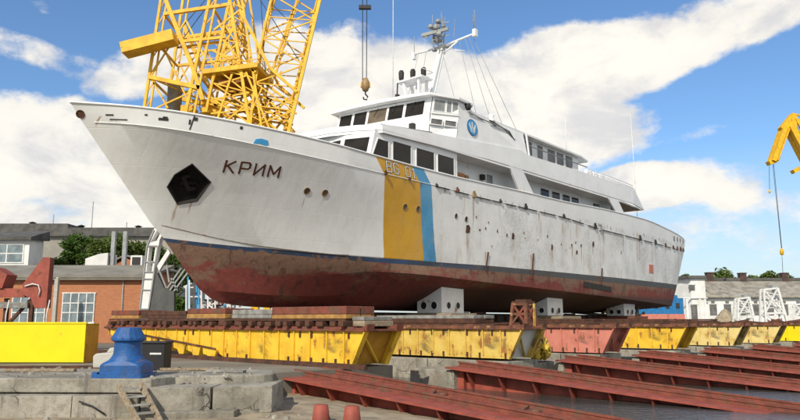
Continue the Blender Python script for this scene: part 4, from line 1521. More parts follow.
def carriage(u, v_end, L, paint, label, width=1.72, wedge=None, brace=True, sleepers=0, lip=True, tuck=0.62, side=None):
    """box girder on the slipway: local x along the ship, local y inboard from its water-side end"""
    root = empty('slipway_carriage', W(u, v_end, 0), PHI)
    tag(root, label, 'carriage', 'slipway carriages under the ship')
    pm = M[paint]
    sm = M[side or paint]

    def zb(y):
        if wedge and y > wedge[0]:
            return wedge[2] + (y - wedge[0]) * wedge[1]
        return 0.06
    for x, nm in ((0.0, 'web_plate'), (width - 0.05, 'web_plate')):
        mb = MB()
        n = 24
        prof = [(0.0, CH), (tuck, 0.06)] + [(tuck + (L - tuck) * k / n, zb(tuck + (L - tuck) * k / n) + (0.24 if wedge and tuck + (L - tuck) * k / n > wedge[0] else 0)) for k in range(1, n + 1)] + [(L, CH)]
        mb.prism([(x, y, z) for y, z in prof], (0.05, 0, 0))
        # flange along the slanted end
        mb.beam((x + 0.02, -0.02, CH), (x + 0.02, tuck - 0.02, 0.06), 0.22, 0.05, up=(0, 1, 0))
        mb.build(nm, [pm], root)
    mb = MB()
    mb.prism([(0.05, 0.28, CH - 0.02), (0.05, 0.28 + tuck * 0.9, 0.08), (width - 0.05, 0.28 + tuck * 0.9, 0.08), (width - 0.05, 0.28, CH - 0.02)], (0, 0.05, 0))
    mb.build('end_plate', [sm], root)
    if brace:
        mb = MB()
        mb.beam((0.12, 0.2, CH - 0.15), (width - 0.35, 0.24 + tuck * 0.8, 0.12), 0.09, 0.07)
        mb.beam((0.12, 0.2, CH - 0.15), (0.1, 0.24 + tuck * 0.8, 0.12), 0.07, 0.07)
        mb.build('brace', [pm], root)
    # top flange with the turned-up lip at the end
    mb = MB()
    mb.box((-0.12, -0.05, CH), (width + 0.12, L, CH + 0.07))
    mb.box((-0.06, 0.5, CH + 0.07), (0.1, L, CH + 0.15))
    mb.box((width - 0.1, 0.5, CH + 0.07), (width + 0.06, L, CH + 0.15))
    if lip:
        for x in (-0.08, width - 0.3):
            mb.prism([(x, -0.12, CH + 0.0), (x, 0.5, CH + 0.07), (x, 0.42, CH + 0.12), (x, 0.1, CH + 0.13), (x, -0.16, CH + 0.24)], (0.36, 0, 0))
    mb.build('top_flange', [M['rust_red'] if sleepers else M['rust_mix']], root)
    # stiffeners on the near web
    y = tuck + 0.35
    first = None
    k = 0
    while y < L - 0.2:
        if first is None:
            mb = MB()
            mb.box((-0.07, -0.02, 0.18), (0.0, 0.02, CH - 0.01))
            first = mb.build('stiffener', [pm], root)
            first.location = (0, y, 0)
        else:
            c = first.copy()
            col.objects.link(c)
            c.parent = root
            c.location = (0, y, 0)
            s = (CH - max(zb(y), 0.1)) / (CH - 0.1)
            c.scale = (1, 1, s)
            c.location.z = CH * (1 - s)
        y += 0.86
        k += 1
    # short dark lugs along the foot and the head of the web
    y = tuck + 0.15
    lug = None
    while y < L - 0.2:
        for zz in (zb(y) + 0.02, CH - 0.24):
            if lug is None:
                mb = MB()
                mb.box((-0.05, -0.035, 0), (0.0, 0.035, 0.2))
                lug = mb.build('lug', [M['rust']], root)
                lug.location = (0, y, zz)
            elif rnd.random() < 0.6:
                c = lug.copy()
                col.objects.link(c)
                c.parent = root
                c.location = (0, y, zz)
        y += 0.62
    if not sleepers:
        mb = MB()
        mb.box((0.12, 1.4, CH + 0.07), (width - 0.12, L, CH + 0.22))
        mb.build('deck_beam', [M['rust']], root)
    if sleepers:
        y = 1.0
        sl0 = None
        for i in range(sleepers):
            if sl0 is None:
                mb = MB()
                mb.box((-0.18, -0.13, 0), (width + 0.18, 0.13, 0.2))
                sl0 = mb.build('sleeper', [M['rust']], root, bevel=0.02)
                c = sl0
            else:
                c = sl0.copy()
                col.objects.link(c)
                c.parent = root
            c.location = (rnd.uniform(-.16, .12), y + rnd.uniform(-.1, .1), CH + 0.15)
            c.rotation_euler = (0, 0, rnd.uniform(-.07, .07))
            c.scale = (1, rnd.uniform(.7, 1.35), rnd.uniform(.8, 1.0))
            y += (L - 1.2) / sleepers
        mb = MB()
        mb.box((-0.05, 0.9, CH + 0.35), (0.2, L - 0.2, CH + 0.43))
        mb.box((width - 0.2, 0.9, CH + 0.35), (width + 0.05, L - 0.2, CH + 0.43))
        mb.build('runner', [M['rust']], root)
    if wedge:
        # saw-toothed wheel housings hanging under the wedge
        mb = MB()
        y = wedge[0] + 0.2
        while y < L - 0.6:
            z = zb(y)
            mb.prism([(-0.14, y, z + 0.30), (-0.14, y + 0.95, z + 0.30 + wedge[1]), (-0.14, y + 0.9, z + .14), (-0.14, y + 0.62, z + 0.10), (-0.14, y + 0.45, z - 0.10), (-0.14, y + 0.12, z - 0.10)], (0.5, 0, 0))
            y += 1.12
        mb.build('wheel_housing', [pm], root)
        mb = MB()
        mb.box((-0.16, wedge[0] - 1.5, 0), (0.02, wedge[0], 0.05))
        mb.beam((-0.16, wedge[0] + 0.2, zb(wedge[0] + .2) + 0.36), (-0.16, L, zb(L) + 0.36), 0.05, 0.07)
        mb.build('edge_strip', [M['rust']], root)
    return root


CARR = [(5.1, 11.85, 17.6, 'yellow', 'long yellow carriage with sawtooth wheel housings, under the bow behind the blue capstan'),
        (12.3, 13.5, 20, 'yellow_old', 'rust blotched faded yellow carriage just right of the long bow carriage'),
        (19.5, 14.1, 20, 'pink', 'salmon pink carriage, the only pink one under the ship'),
        (26.5, 15.0, 20, 'yellow', 'orange yellow carriage right beside the pink one'),
        (33.5, 15.9, 20, 'yellow_pale', 'pale cream yellow carriage with rusty end below the stern'),
        (40.2, 16.5, 20, 'yellow_pale', 'small far cream carriage between pale rusty one and bright yellow one'),
        (47.0, 17.3, 20, 'yellow_bright', 'bright clean yellow carriage at the far right end of the row')]
for i, (u, v, L, pm, lab) in enumerate(CARR):
    carriage(u, v, L, pm, lab, wedge=(8.0, 0.085, 0.06) if i == 0 else None, sleepers=30 if i == 0 else 0, side='shaded_side' if i in (0, 3) else ('rust_red' if i in (4, 5) else ('white_dirty' if i == 1 else None)))

mb = MB()
mb.beam(W(4.75, 12.2, 0.05), W(4.75, -6.5, 0.05), 0.2, 0.10)
mb.beam(W(4.75, 12.2, 0.13), W(4.75, -6.5, 0.13), 0.08, 0.06)
tag(mb.build('transfer_rail', [M['rust']]), 'rusty rail on the ground along the foot of the long yellow bow carriage', 'rail')

# ================================================================== TIMBER BLOCKING ON THE CARRIAGES


def pack(u, v0, v1, z, layers, label, cat='timber block', width=1.5, gap=None):
    """bolted keel block: layers of baulks; u, v of its corner; each layer (thickness, material, count)"""
    root = empty('keel_block', W(u, v0, z), PHI)
    tag(root, label, cat, 'timber blocking under the hull')
    L = v0 - v1 if v0 > v1 else v1 - v0
    zz = 0.0
    for k, (t, mk, cnt) in enumerate(layers):
        for i in range(cnt):
            w = width / cnt
            mb = MB()
            mb.box((i * w + 0.02, rnd.uniform(0, .08), zz + 0.004), ((i + 1) * w - 0.02, L - rnd.uniform(0, .1), zz + t - 0.004))
            mb.build('baulk', [M[mk]], root, bevel=0.02)
        zz += t
    return root


# on the bow carriage: the row of packs, from the water side inward (v falls)
ZT = CH + 0.435
pack(5.0, 11.0, 7.0, ZT - 0.02, [(0.16, 'timber_ochre', 2), (0.28, 'rust_red', 2)], 'long red and ochre keel block nearest the yellow carriage end under the bow')
pack(5.15, 6.9, 4.3, ZT, [(0.15, 'timber_grey', 2), (0.2, 'timber_grey', 1)], 'low grey timber block between two red blocks under the forefoot')
pack(5.0, 4.1, 1.3, ZT, [(0.2, 'timber_ochre', 2), (0.22, 'rust_red', 2)], 'ochre over red keel block right of the grey plate of the crane leg')
pack(5.05, 1.2, -2.6, ZT, [(0.14, 'rust', 2), (0.2, 'rust', 1)], 'dark rusty keel block in front of the grey plate of the crane leg')
pack(5.0, -2.7, -5.3, ZT, [(0.16, 'timber_ochre', 2), (0.24, 'rust_red', 2)], 'red keel block at the inner left end of the bow carriage')
pack(5.3, 11.6, 10.9, CH + .155, [(0.2, 'timber', 1), (0.14, 'timber_grey', 1)], 'pale weathered timber stub on the corner of the bow carriage')
pack(12.4, 11.2, 5.5, CH + .23, [(0.2, 'rust', 2), (0.16, 'timber_grey', 2)], 'dark timber block on the faded yellow carriage under the forefoot')
pack(20.2, 4.2, 0.4, CH + .23, [(0.22, 'rust', 2), (0.16, 'rust', 2), (0.16, 'timber', 1)], 'brown timber block under the largest white prop box', width=2.6)
pack(33.0, 4.4, 0.6, CH + .23, [(0.22, 'rust', 2), (0.2, 'timber', 1)], 'timber block under the middle white prop box', width=2.9)
pack(46.0, 4.2, 0.6, CH + .23, [(0.26, 'rust', 2), (0.2, 'rust_red', 1)], 'rusty block under the small aft white prop box', width=3.0)
for u, v, lab in ((27.0, 9.5, 'low rusty block on the orange yellow carriage'), (34.0, 11.0, 'low rusty block on the pale cream carriage'), (41.0, 12.0, 'low rusty block on the small far cream carriage')):
    pack(u, v, v - 5.0, CH + 0.225, [(0.12, 'rust', 2), (0.1, 'rust', 1)], lab, width=1.3)

# white prop boxes with round holes, carrying the hull


def prop_box(u0, u1, v0, v1, z0, zlo, zhi, label):
    """steel prop: faces pierced by round holes; zhi at the port face, zlo inboard (follows the hull)"""
    root = empty('prop_box', W(u0, v1, z0), PHI)
    tag(root, label, 'prop', 'white steel props under the hull')
    Lx, Ly = u1 - u0, v1 - v0
    h0, h1 = zhi - z0, zlo - z0
    mb = MB()
    mb.hexa([(0, 0, 0), (Lx, 0, 0), (Lx, Ly, 0), (0, Ly, 0), (0, 0, h0), (Lx, 0, h0), (Lx, Ly, h1), (0, Ly, h1)])
    mb.build('casing', [M['white_dirty']], root, bevel=0.02)

    def hole(c, nx, r):
        m = MB()
        t = Vector((-nx.y, nx.x, 0))
        k = 18
        rg = [[Vector(c) + (t * math.cos(a) + Vector((0, 0, 1)) * math.sin(a)) * rr + nx * hh for a in [2 * math.pi * i / k for i in range(k + 1)]] for rr, hh in ((r * 1.18, 0.0), (r * 1.15, 0.03), (r, 0.03), (r * 0.98, 0.005))]
        m.grid(rg, 0, False)
        m.face(rg[-1][:-1], 1)
        m.build('hole', [M['white_dirty'], M['black']], root, fix=False)
    hz = min(h0, h1) * 0.42
    for k in (0.3, 0.72):
        hole((Lx * k, -0.001, hz), Vector((0, -1, 0)), min(0.24, Lx * 0.09))
        hole((-0.001, Ly * k, hz), Vector((-1, 0, 0)), min(0.24, Ly * 0.12))


prop_box(20.6, 22.8, 1.35, 3.2, 2.0, 3.05, 3.55, 'largest white prop box with round holes, right below the yellow band')
prop_box(33.2, 35.5, 1.5, 3.1, 1.9, 2.8, 3.25, 'middle white prop box with round holes, behind the rusty trestle')
prop_box(46.5, 48.8, 1.5, 3.1, 1.95, 2.75, 3.1, 'small white prop box with round holes under the stern')

# dark cribbing in the shade under the keel so that the ship stands on something all along
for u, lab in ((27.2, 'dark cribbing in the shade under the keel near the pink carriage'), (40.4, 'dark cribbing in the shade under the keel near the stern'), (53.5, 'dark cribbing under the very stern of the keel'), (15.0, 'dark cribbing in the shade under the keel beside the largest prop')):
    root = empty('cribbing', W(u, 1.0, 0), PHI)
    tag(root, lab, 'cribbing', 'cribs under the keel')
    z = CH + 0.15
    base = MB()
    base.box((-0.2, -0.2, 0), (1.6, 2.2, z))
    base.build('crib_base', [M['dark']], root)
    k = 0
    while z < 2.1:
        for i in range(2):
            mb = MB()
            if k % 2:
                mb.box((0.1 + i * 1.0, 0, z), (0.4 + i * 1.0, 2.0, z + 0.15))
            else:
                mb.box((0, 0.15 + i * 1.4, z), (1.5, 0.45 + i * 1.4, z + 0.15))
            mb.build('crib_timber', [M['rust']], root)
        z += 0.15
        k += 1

kg = empty('gap_filler_girder', W(8.5, 0.9, CH + 0.23), PHI)  # added dark girder that blocks the bright gap below the hull
tag(kg, 'long dark girder added to close the bright gap under the keel', 'girder')
mb = MB()
for i in range(12):
    x = i * 3.95
    mb.box((x, 0, 0.0), (x + 3.9, 1.8, .06))
    mb.box((x, .2, .06), (x + 3.9, .3, .52))
    mb.box((x, 1.5, .06), (x + 3.9, 1.6, .52))
    mb.box((x, 0, .52), (x + 3.9, 1.8, .58))
mb.build('box_section', [M['dark']], kg)
mb = MB()
mb.box((0, -.05, .06), (.08, .2, .52))
rib0 = mb.build('web_rib', [M['rust']], kg)
for i in range(40):
    c = rib0
    if i:
        c = rib0.copy()
        col.objects.link(c)
        c.parent = kg
    c.location = (.3 + i * 1.18, 0, 0)

# the rusty lattice trestle standing on the second carriage's corner
root = empty('rusty_trestle', W(13.35, 13.1, CH + 0.075), PHI)
tag(root, 'small rusty cross braced trestle standing on the corner of the faded yellow carriage', 'trestle')
mb = MB()
for x in (0.0, 0.8):
    for y in (0.0, 0.75):
        mb.beam((x, y, 0), (x + (0.1 if x == 0 else -0.1), y + (0.08 if y == 0 else -0.08), 1.0), 0.13, 0.13)
for z in (.06, .55, .95):
    k = .1 * z
    mb.beam((k, k * .8, z), (.8 - k, k * .8, z), .09, .1)
    mb.beam((k, k * .8, z), (k, .75 - k * .8, z), .09, .1)
mb.build('leg_frame', [M['rust_mix']], root)
mb = MB()
for a, b in (((0, 0, .08), (.7, 0.08, .92)), ((.8, 0, .08), (.1, .08, .92)), ((0, 0, .08), (.1, .66, .92)), ((0, .75, .08), (.1, .08, .92))):
    mb.beam(a, b, 0.08, 0.08)
mb.build('cross_brace', [M['rust_red']], root)
mb = MB()
mb.box((.05, .02, 0.99), (.76, .72, 1.08))
mb.box((0.16, .1, 1.08), (0.64, .6, 1.15))
mb.build('top_plate', [M['rust']], root)
mb = MB()
mb.box((.52, -.07, 0.05), (.62, -.01, 0.98))
mb.build('yellow_strip', [M['yellow_old']], root)

# yellow spotted bundle hanging between the second and third carriages
root = empty('tarpaulin_bundle', W(15.45, 12.35, 0.0), PHI)
tag(root, 'crumpled yellow bundle with dark spots piled beside the pink carriage', 'bundle')
r2 = random.Random(9)


def lump(cx_, cy_, cz_, rx, ry, rz, seed):
    rr_ = random.Random(seed)
    ph = [(rr_.uniform(2, 6), rr_.uniform(2, 5), rr_.uniform(0, 6.3), rr_.uniform(.04, .12)) for _ in range(7)]
    m = MB()
    rows = []
    for i in range(25):
        th_ = math.pi * i / 24
        row = []
        for j in range(33):
            f_ = 2 * math.pi * j / 32
            k = 1 + sum(a_ * math.sin(p_ * th_ * 1.2 + round(q_) * f_ + o_) for p_, q_, o_, a_ in ph)
            row.append((cx_ + rx * k * math.sin(th_) * math.cos(f_), cy_ + ry * k * math.sin(th_) * math.sin(f_), cz_ + rz * k * math.cos(th_)))
        rows.append(row)
    m.grid(rows, 0, True)
    return m


for k, q in enumerate(((-.40, -.1, .42, .26, .26, .46), (0.0, .0, .56, .30, .30, .52), (.42, .05, .44, .26, .28, .46), (.1, -.35, .3, .3, .24, .32))):
    lump(*q, 30 + k).build('fold', [M['spotted']], root)
mb = MB()
mb.tube([(-.5, -.2, .85), (-.1, -.1, 1.08), (.3, .0, 1.02), (.6, .1, .8)], .04, 6)
mb.build('lashing', [M['dark']], root)

# ================================================================== SLIP BEAMS RUNNING INTO THE WATER
SLOPE = 0.072


def slip_beam(u0, v0, L, label, width=2.35, first=False):
    root = empty('slip_beam', W(u0, v0, -0.12), PHI)
    tag(root, label, 'slip beam', 'red slip beams running down into the water')

    def D(x, y, z=0.0):           # y runs seaward
        return Vector((x, -y, z - y * SLOPE))

    def slabm(m, x0, x1, y0, y1, z0, z1):
        m.hexa([D(x0, y0, z0), D(x1, y0, z0), D(x1, y1, z0), D(x0, y1, z0), D(x0, y0, z1), D(x1, y0, z1), D(x1, y1, z1), D(x0, y1, z1)])
    mb = MB()
    slabm(mb, 0, width, 0, L, -0.06, 0)
    mb.build('deck_plate', [M['red_beam']], root)
    for x in (0.55, width - 0.6):
        mb = MB()
        slabm(mb, x, x + 0.05, 0.4, L, -1.25, -0.06)
        slabm(mb, x - 0.14, x + 0.19, 0.4, L, -1.3, -1.25)
        mb.build('web_plate', [M['red_beam']], root)
    for x in (0.85, width - 0.28):
        mb = MB()
        slabm(mb, x - 0.09, x + 0.09, 0.05, L, 0.0, 0.025)
        slabm(mb, x - 0.025, x + 0.025, 0.05, L, 0.025, 0.12)
        slabm(mb, x - 0.05, x + 0.05, 0.0, L, 0.12, 0.17)
        mb.build('rail', [M['rust_red']], root)
    # gusset brackets under the near overhang, stub columns below
    g = None
    y = 0.9
    while y < L - 6:
        if g is None:
            mb = MB()
            mb.prism([D(0.05, 0, -0.06), D(0.55, 0, -0.06), D(0.55, 0, -0.75), D(0.47, 0, -0.75)], (0, -0.06, 0))
            g = c = mb.build('gusset', [M['red_beam']], root)
        else:
            c = g.copy()
            col.objects.link(c)
            c.parent = root
        c.location = D(0, y, 0)
        y += 1.35
    mb = MB()
    mb.box((0.35, -0.6, -1.1), (0.75, -0.25, -0.1))
    mb.build('end_post', [M['red_beam']], root)
    cst = None
    for y in (3.6, 7.2, 10.8):
        if cst is None:
            mb = MB()
            mb.lathe([(0, -1.2), (0.3, -1.2), (0.24, -0.1), (0, -0.1)], (0, 0, 0), 14)
            cst = c = mb.build('support_stub', [M['red_beam']], root)
        else:
            c = cst.copy()
            col.objects.link(c)
            c.parent = root
        c.location = D(0.33, y, -0.55)
    # loose plates and debris on the deck are separate things below
    return root


BEAMS = [(2.3, 10.6, 17.5, 'nearest red slip beam, in front of the bow carriage end'),
         (9.1, 12.1, 17, 'second red slip beam, starting by the concrete block below the faded yellow carriage'),
         (16.0, 12.9, 17, 'third red slip beam, starting beneath the crumpled yellow bundle'),
         (22.6, 13.6, 17, 'fourth red slip beam, starting beneath the pink carriage end'),
         (29.6, 14.6, 17, 'fifth red slip beam, starting beneath the orange yellow carriage'),
         (36.5, 15.4, 17, 'sixth red slip beam, starting beneath the pale cream carriage'),
         (43.5, 16.4, 17, 'farthest red slip beam, beneath the bright yellow carriage')]
for b in BEAMS:
    slip_beam(*b)

# loose plates and offcuts lying on the nearest beams
rq = random.Random(21)
for k, (u, v, y0, lab) in enumerate(((2.3, 10.6, 5.2, 'loose rusty plate lying on the nearest red beam, upper one'), (2.3, 10.6, 8.1, 'loose rusty plate lying on the nearest red beam, lower one'), (9.1, 12.1, 4.5, 'loose offcut lying on the second red beam'), (16.0, 12.9, 3.6, 'loose offcut lying on the third red beam'))):
    p = W(u + 1.35, v + y0, -0.12 - y0 * SLOPE + .03)
    mb = MB()
    mb.prism([(-.35, -.3, 0), (.3, -.34, 0), (.38, .2, 0), (.1, .36, 0), (-.3, .25, 0)], (0, 0, .05))
    mb.beam((-.3, -.1, .07), (.35, .1, .1), .08, .06)
    o = mb.build('loose_plate', [M['rust_mix']], loc=p, rotz=PHI + rq.uniform(-.5, .5))
    o.rotation_euler = (0.05, 0, PHI + rq.uniform(-.5, .5))
    tag(o, lab, 'scrap plate', 'loose plates on the beams')

# stub posts on the sand in front of the nearest beam
for px, py, h, lab in ((321, 414, .30, 'left one of two short red steel stubs on the sand'), (352, 415, .29, 'right one of two short red steel stubs on the sand')):
    d = 2.26 / ((py - 320) / 700)
    p = at(px, py, d)
    mb = MB()
    mb.lathe([(0, -0.2), (.21, -0.2), (.205, 0), (.165, h), (.15, h + .01), (0, h + .01)], (0, 0, 0), 18)
    tag(mb.build('steel_stub', [M['red_beam']], loc=(p.x, p.y, -0.66)), lab, 'stub post', 'short red stubs before the nearest beam')

# ================================================================== QUAY FOREGROUND
p = at(127, 377, 17.55)
cap = empty('blue_capstan', (p.x - 0.13, p.y + 0.3, 0.2))
tag(cap, 'blue painted mooring capstan with flared head on the quay edge', 'capstan')


def rrect(w, d, r, z, n=6):
    pts = []
    for cx_, cy_, a0 in ((w - r, d - r, 0), (-w + r, d - r, 90), (-w + r, -d + r, 180), (w - r, -d + r, 270)):
        for i in range(n + 1):
            a = R(a0 + 90 * i / n)
            pts.append((cx_ + r * math.cos(a), cy_ + r * math.sin(a), z))
    return pts + pts[:1]


mb = MB()
rr = [(.56, .48, .06, 0), (.56, .48, .06, .09), (.53, .45, .1, .10), (.53, .45, .12, .30), (.50, .43, .18, .35), (.42, .40, .36, .42), (.36, .36, .355, .52)]
mb.grid([rrect(*q) for q in rr], 0, False)
mb.box((-.68, -.45, .0), (-.55, -.25, .14))
mb.build('pedestal', [M['blue']], cap)
mb = MB()
mb.lathe([(.36, .50), (.335, .60), (.325, .84), (.34, .90)], n=32)
mb.build('drum', [M['blue']], cap)
mb = MB()
n6 = 16
mb.grid([[(r * math.cos(2 * math.pi * i / n6), r * math.sin(2 * math.pi * i / n6), z) for i in range(n6 + 1)] for r, z in ((.34, .86), (.41, .90), (.41, .95), (.30, 1.15), (.27, 1.21), (0.0, 1.22))], 0, False)
mb.build('head', [M['blue']], cap)
mb = MB()
for i in range(12):
    a = 2 * math.pi * i / 12
    mb.lathe([(0, 0), (.03, 0), (.03, .025), (0, .03)], (.385 * math.cos(a), .385 * math.sin(a), .95), 8)
mb.build('bolt_ring', [M['blue']], cap)

# black box with a pale mark, pale concrete block
p = at(152, 368, 20.0)
bx = empty('black_box', (p.x, p.y, 0.2))
tag(bx, 'black equipment box with a small pale stripe behind the blue capstan', 'box')
mb = MB()
mb.box((-.42, 0, 0), (.34, .6, .78))
mb.build('case', [M['black']], bx, bevel=0.03)
mb = MB()
mb.box((-.46, -.03, .74), (.38, .63, .80))
mb.build('lid', [M['black']], bx, bevel=0.02)
mb = MB()
mb.box((-.08, -.012, .44), (.24, -.001, .49))
mb.build('stripe', [M['letter_white']], bx)
p = at(107, 364, 21.0)
mb = MB()
mb.prism([(-.42, 0, 0), (.5, 0, 0), (.52, 0, .40), (.38, 0, .47), (-.36, 0, .42), (-.44, 0, .34)], (0, .7, 0))
mb.prism([(-.1, .1, .43), (.35, .1, .45), (.3, .1, .6), (0.0, .1, .58)], (0, .4, 0))
tag(mb.build('concrete_lump', [M['concrete_pale']], loc=(p.x, p.y, 0.2), bevel=0.04), 'broken pale concrete lump left of the blue capstan', 'concrete block')

# planks and rubble on the quay behind the capstan
for px, py, L, a, mk, lab in ((190, 369, 1.6, .12, 'timber', 'weathered plank lying on the quay right of the black box'), (226, 371, 1.1, -.25, 'timber_grey', 'short grey plank lying on the quay slab below the yellow carriage'), (40, 370, 1.9, .05, 'timber', 'weathered plank lying on the slab below the yellow steel box')):
    d = 1.4 / ((py - 320) / 700)
    p = at(px, py, d)
    mb = MB()
    mb.beam((-L / 2, 0, .045), (L / 2, 0, .045), .2, .07)
    tag(mb.build('plank', [M[mk]], loc=(p.x, p.y, 0.2), rotz=a, bevel=.008), lab, 'plank', 'planks on the quay')
rk = random.Random(77)
mb = MB()
for i in range(420):
    x, y = rk.uniform(-9, -.6), rk.uniform(14.6, 17.6)
    if i < 150:
        x, y, zz = rk.uniform(-11, -3.8), rk.uniform(17.6, 21.5), .2
        if y > 20.2:
            zz = 0.0 if y > 21.2 else .2
    else:
        zz = -0.66 - max(0, x + 3.0) * 0.062
        if y > 16.55 and x < -3.4:
            continue
    s_ = rk.uniform(.012, .05) * (1.5 if rk.random() < .1 else 1)
    pts = [Vector((x + s_ * 1.4 * math.cos(q + rk.uniform(-.3, .3)), y + s_ * 1.2 * math.sin(q), zz - .01)) for q in (0, 1.3, 2.6, 3.9, 5.2)]
    top = [Vector((x + (q.x - x) * .6, y + (q.y - y) * .6, zz + s_ * rk.uniform(.7, 1.2))) for q in pts]
    for k in range(5):
        mb.face([pts[k], pts[(k + 1) % 5], top[(k + 1) % 5], top[k]])
    mb.face(top)
tag(mb.build('rubble', [M['concrete']]), 'scattered small stones on the quay and the sand below it', 'rubble', kind='stuff')

# steel ladder leaning on the quay face
lad = empty('quay_ladder', (-6.4, 16.0, -0.66))
tag(lad, 'narrow rusty step ladder leaning against the quay wall below the capstan', 'ladder')
LO = Vector(lad.location)
head_l, head_r = at(118, 386, 16.8) - LO, at(140.5, 384, 16.85) - LO
foot_l, foot_r = at(141, 427, 16.0) - LO, at(162, 425, 16.05) - LO
for a, b in ((foot_l, head_l), (foot_r, head_r)):
    mb = MB()
    mb.beam(a, b, .05, .16)
    mb.build('stringer', [M['timber']], lad)
for k in range(5):
    t = 0.1 + k * 0.2
    mb = MB()
    a, b = foot_l.lerp(head_l, t), foot_r.lerp(head_r, t)
    mb.beam(a, b, .17, .035)
    mb.build('tread', [M['timber_grey']], lad)
mb = MB()
mb.tube([(0, 0, 0), (.3, .05, -.12), (.62, .02, -.3)], 0.02, 6)
tag(mb.build('iron_bar', [M['dark']], loc=(-7.5, 16.85, -0.28)), 'thin iron bar sticking out of the quay wall left of the ladder', 'bar')

# yellow steel sheet caisson on the left
yb = empty('yellow_caisson', (-13.2, 26.6, 0))
tag(yb, 'plain bright yellow steel box standing at the left edge of the quay', 'caisson')
mb = MB()
mb.box((-6.5, 0, 0.04), (1.42, .05, 1.50))
mb.box((-6.5, -.03, 1.46), (1.45, .08, 1.52))
mb.build('front_plate', [M['yellow_bright']], yb)
mb = MB()
mb.prism([(1.40, .05, 0), (1.40, .05, 1.46), (1.2, 1.7, 1.46), (1.2, 1.7, 0)], (-.06, 0, 0))
mb.build('side_plate', [M['shaded_side']], yb)
mb = MB()
mb.prism([(-6.5, .05, 1.40), (1.40, .05, 1.40), (1.2, 1.7, 1.40), (-6.5, 1.7, 1.40)], (0, 0, .05))
mb.build('top_plate', [M['yellow_bright']], yb)
mb = MB()
mb.beam((-8, 23.0, .05), (-1, 23.6, .05), .12, .1)
tag(mb.build('ground_rail', [M['rust']], loc=(-8.5, .3, 0)), 'rusty rail lying on the ground before the yellow steel box', 'rail')

# ================================================================== LEFT BACKGROUND
# brick workshop
bw = empty('brick_workshop', (-22, 50, 0))
tag(bw, 'long red brick workshop with grey roof and white multi pane windows', 'building')
mb = MB()
mb.box((-22, 0, 0), (4.0, 4, 4.62))
mb.build('wall', [M['brick']], bw)
mb = MB()
mb.prism([(-22.3, -.45, 4.55), (-22.3, -.45, 4.72), (-22.3, 4.3, 5.8), (-22.3, 4.3, 5.6)], (26.8, 0, 0))
mb.box((-22.3, -.40, 4.40), (4.4, -.1, 4.56))
mb.build('roof', [M['roof_pale']], bw)


def pane_window(parent, x0, x1, z0, z1, y, nx, nz, glass='glass_block', frame='letter_white', bar=.07):
    mb = MB()
    mb.box((x0 - .1, y - .06, z0 - .12), (x1 + .1, y + .04, z0))
    mb.box((x0 - .1, y - .05, z1), (x1 + .1, y + .04, z1 + .08))
    for i in range(nx + 1):
        x = x0 + (x1 - x0) * i / nx
        mb.box((x - bar / 2, y - .045, z0), (x + bar / 2, y + .03, z1))
    for j in range(1, nz):
        z = z0 + (z1 - z0) * j / nz
        mb.box((x0, y - .04, z - bar / 2), (x1, y + .03, z + bar / 2))
    f = mb.build('window', [M[frame]], parent)
    mb = MB()
    mb.box((x0, y - .02, z0), (x1, y - .005, z1))
    mb.build('pane', [M[glass]], f)
    return f


for px0, px1 in ((17, 49), (66, 97), (-30, 0)):
    x0, x1 = (px0 - 400) / 700 * 50 + 22, (px1 - 400) / 700 * 50 + 22
    x0, x1 = x0 * 1.01, x1 * 1.01
    pane_window(bw, x0, x1, 1.45, 3.45, -0.02, 4, 3)
mb = MB()
mb.box((2.3, -.08, 0), (2.38, -.02, 4.4))
mb.build('downpipe', [M['steel_grey']], bw)
mb = MB()
mb.box((-1.11, -.7, 0), (-.87, -.45, 5.5))
mb.lathe([(0, 5.5), (.13, 5.5), (.1, 5.62), (0, 5.62)], (-.99, -.52, 0), 8)
tag(mb.build('concrete_post', [M['concrete_pale']], loc=(-22.4, 48.5, -1.15)), 'slim grey concrete post before the brick wall', 'post')

# small gabled brick shed behind
gs = empty('gabled_shed', (-24.9, 64, 0))
tag(gs, 'small brick shed with low pale gable roof behind the workshop', 'building')
mb = MB()
mb.prism([(-2.4, 0, 0), (2.2, 0, 0), (2.2, 0, 6.4), (-.2, 0, 7.2), (-2.4, 0, 6.0)], (0, 6, 0))
mb.build('wall', [M['brick']], gs)
mb = MB()
for a, b in (((-2.9, 5.95), (-.2, 7.4)), ((-.2, 7.4), (2.9, 6.2))):
    mb.prism([(a[0], -.3, a[1]), (b[0], -.3, b[1]), (b[0], -.3, b[1] + .14), (a[0], -.3, a[1] + .14)], (0, 6.6, 0))
mb.build('roof', [M['roof_pale']], gs)

# white vent plant on the workshop roof line
vp = empty('vent_plant', (-25.6, 60, 0))
tag(vp, 'white rooftop plant box with two tall square vent pipes', 'ventilation unit')
mb = MB()
mb.prism([(-1.4, 0, 5.0), (.5, 0, 5.0), (.5, 0, 7.3), (-.3, 0, 7.2), (-1.4, 0, 6.8)], (0, 2, 0))
mb.build('housing', [M['wall_white']], vp)
for x in (.75, 1.75):
    mb = MB()
    mb.box((x - .16, .3, 5), (x + .16, .65, 9.2))
    mb.build('vent_pipe', [M['steel_grey']], vp)
mb = MB()
mb.box((2.4, .2, 6.1), (3.4, 1, 7.1))
mb.box((2.55, .15, 6.3), (3.25, .2, 6.95), 1)
mb.build('fan_box', [M['wall_white'], M['dark']], vp)

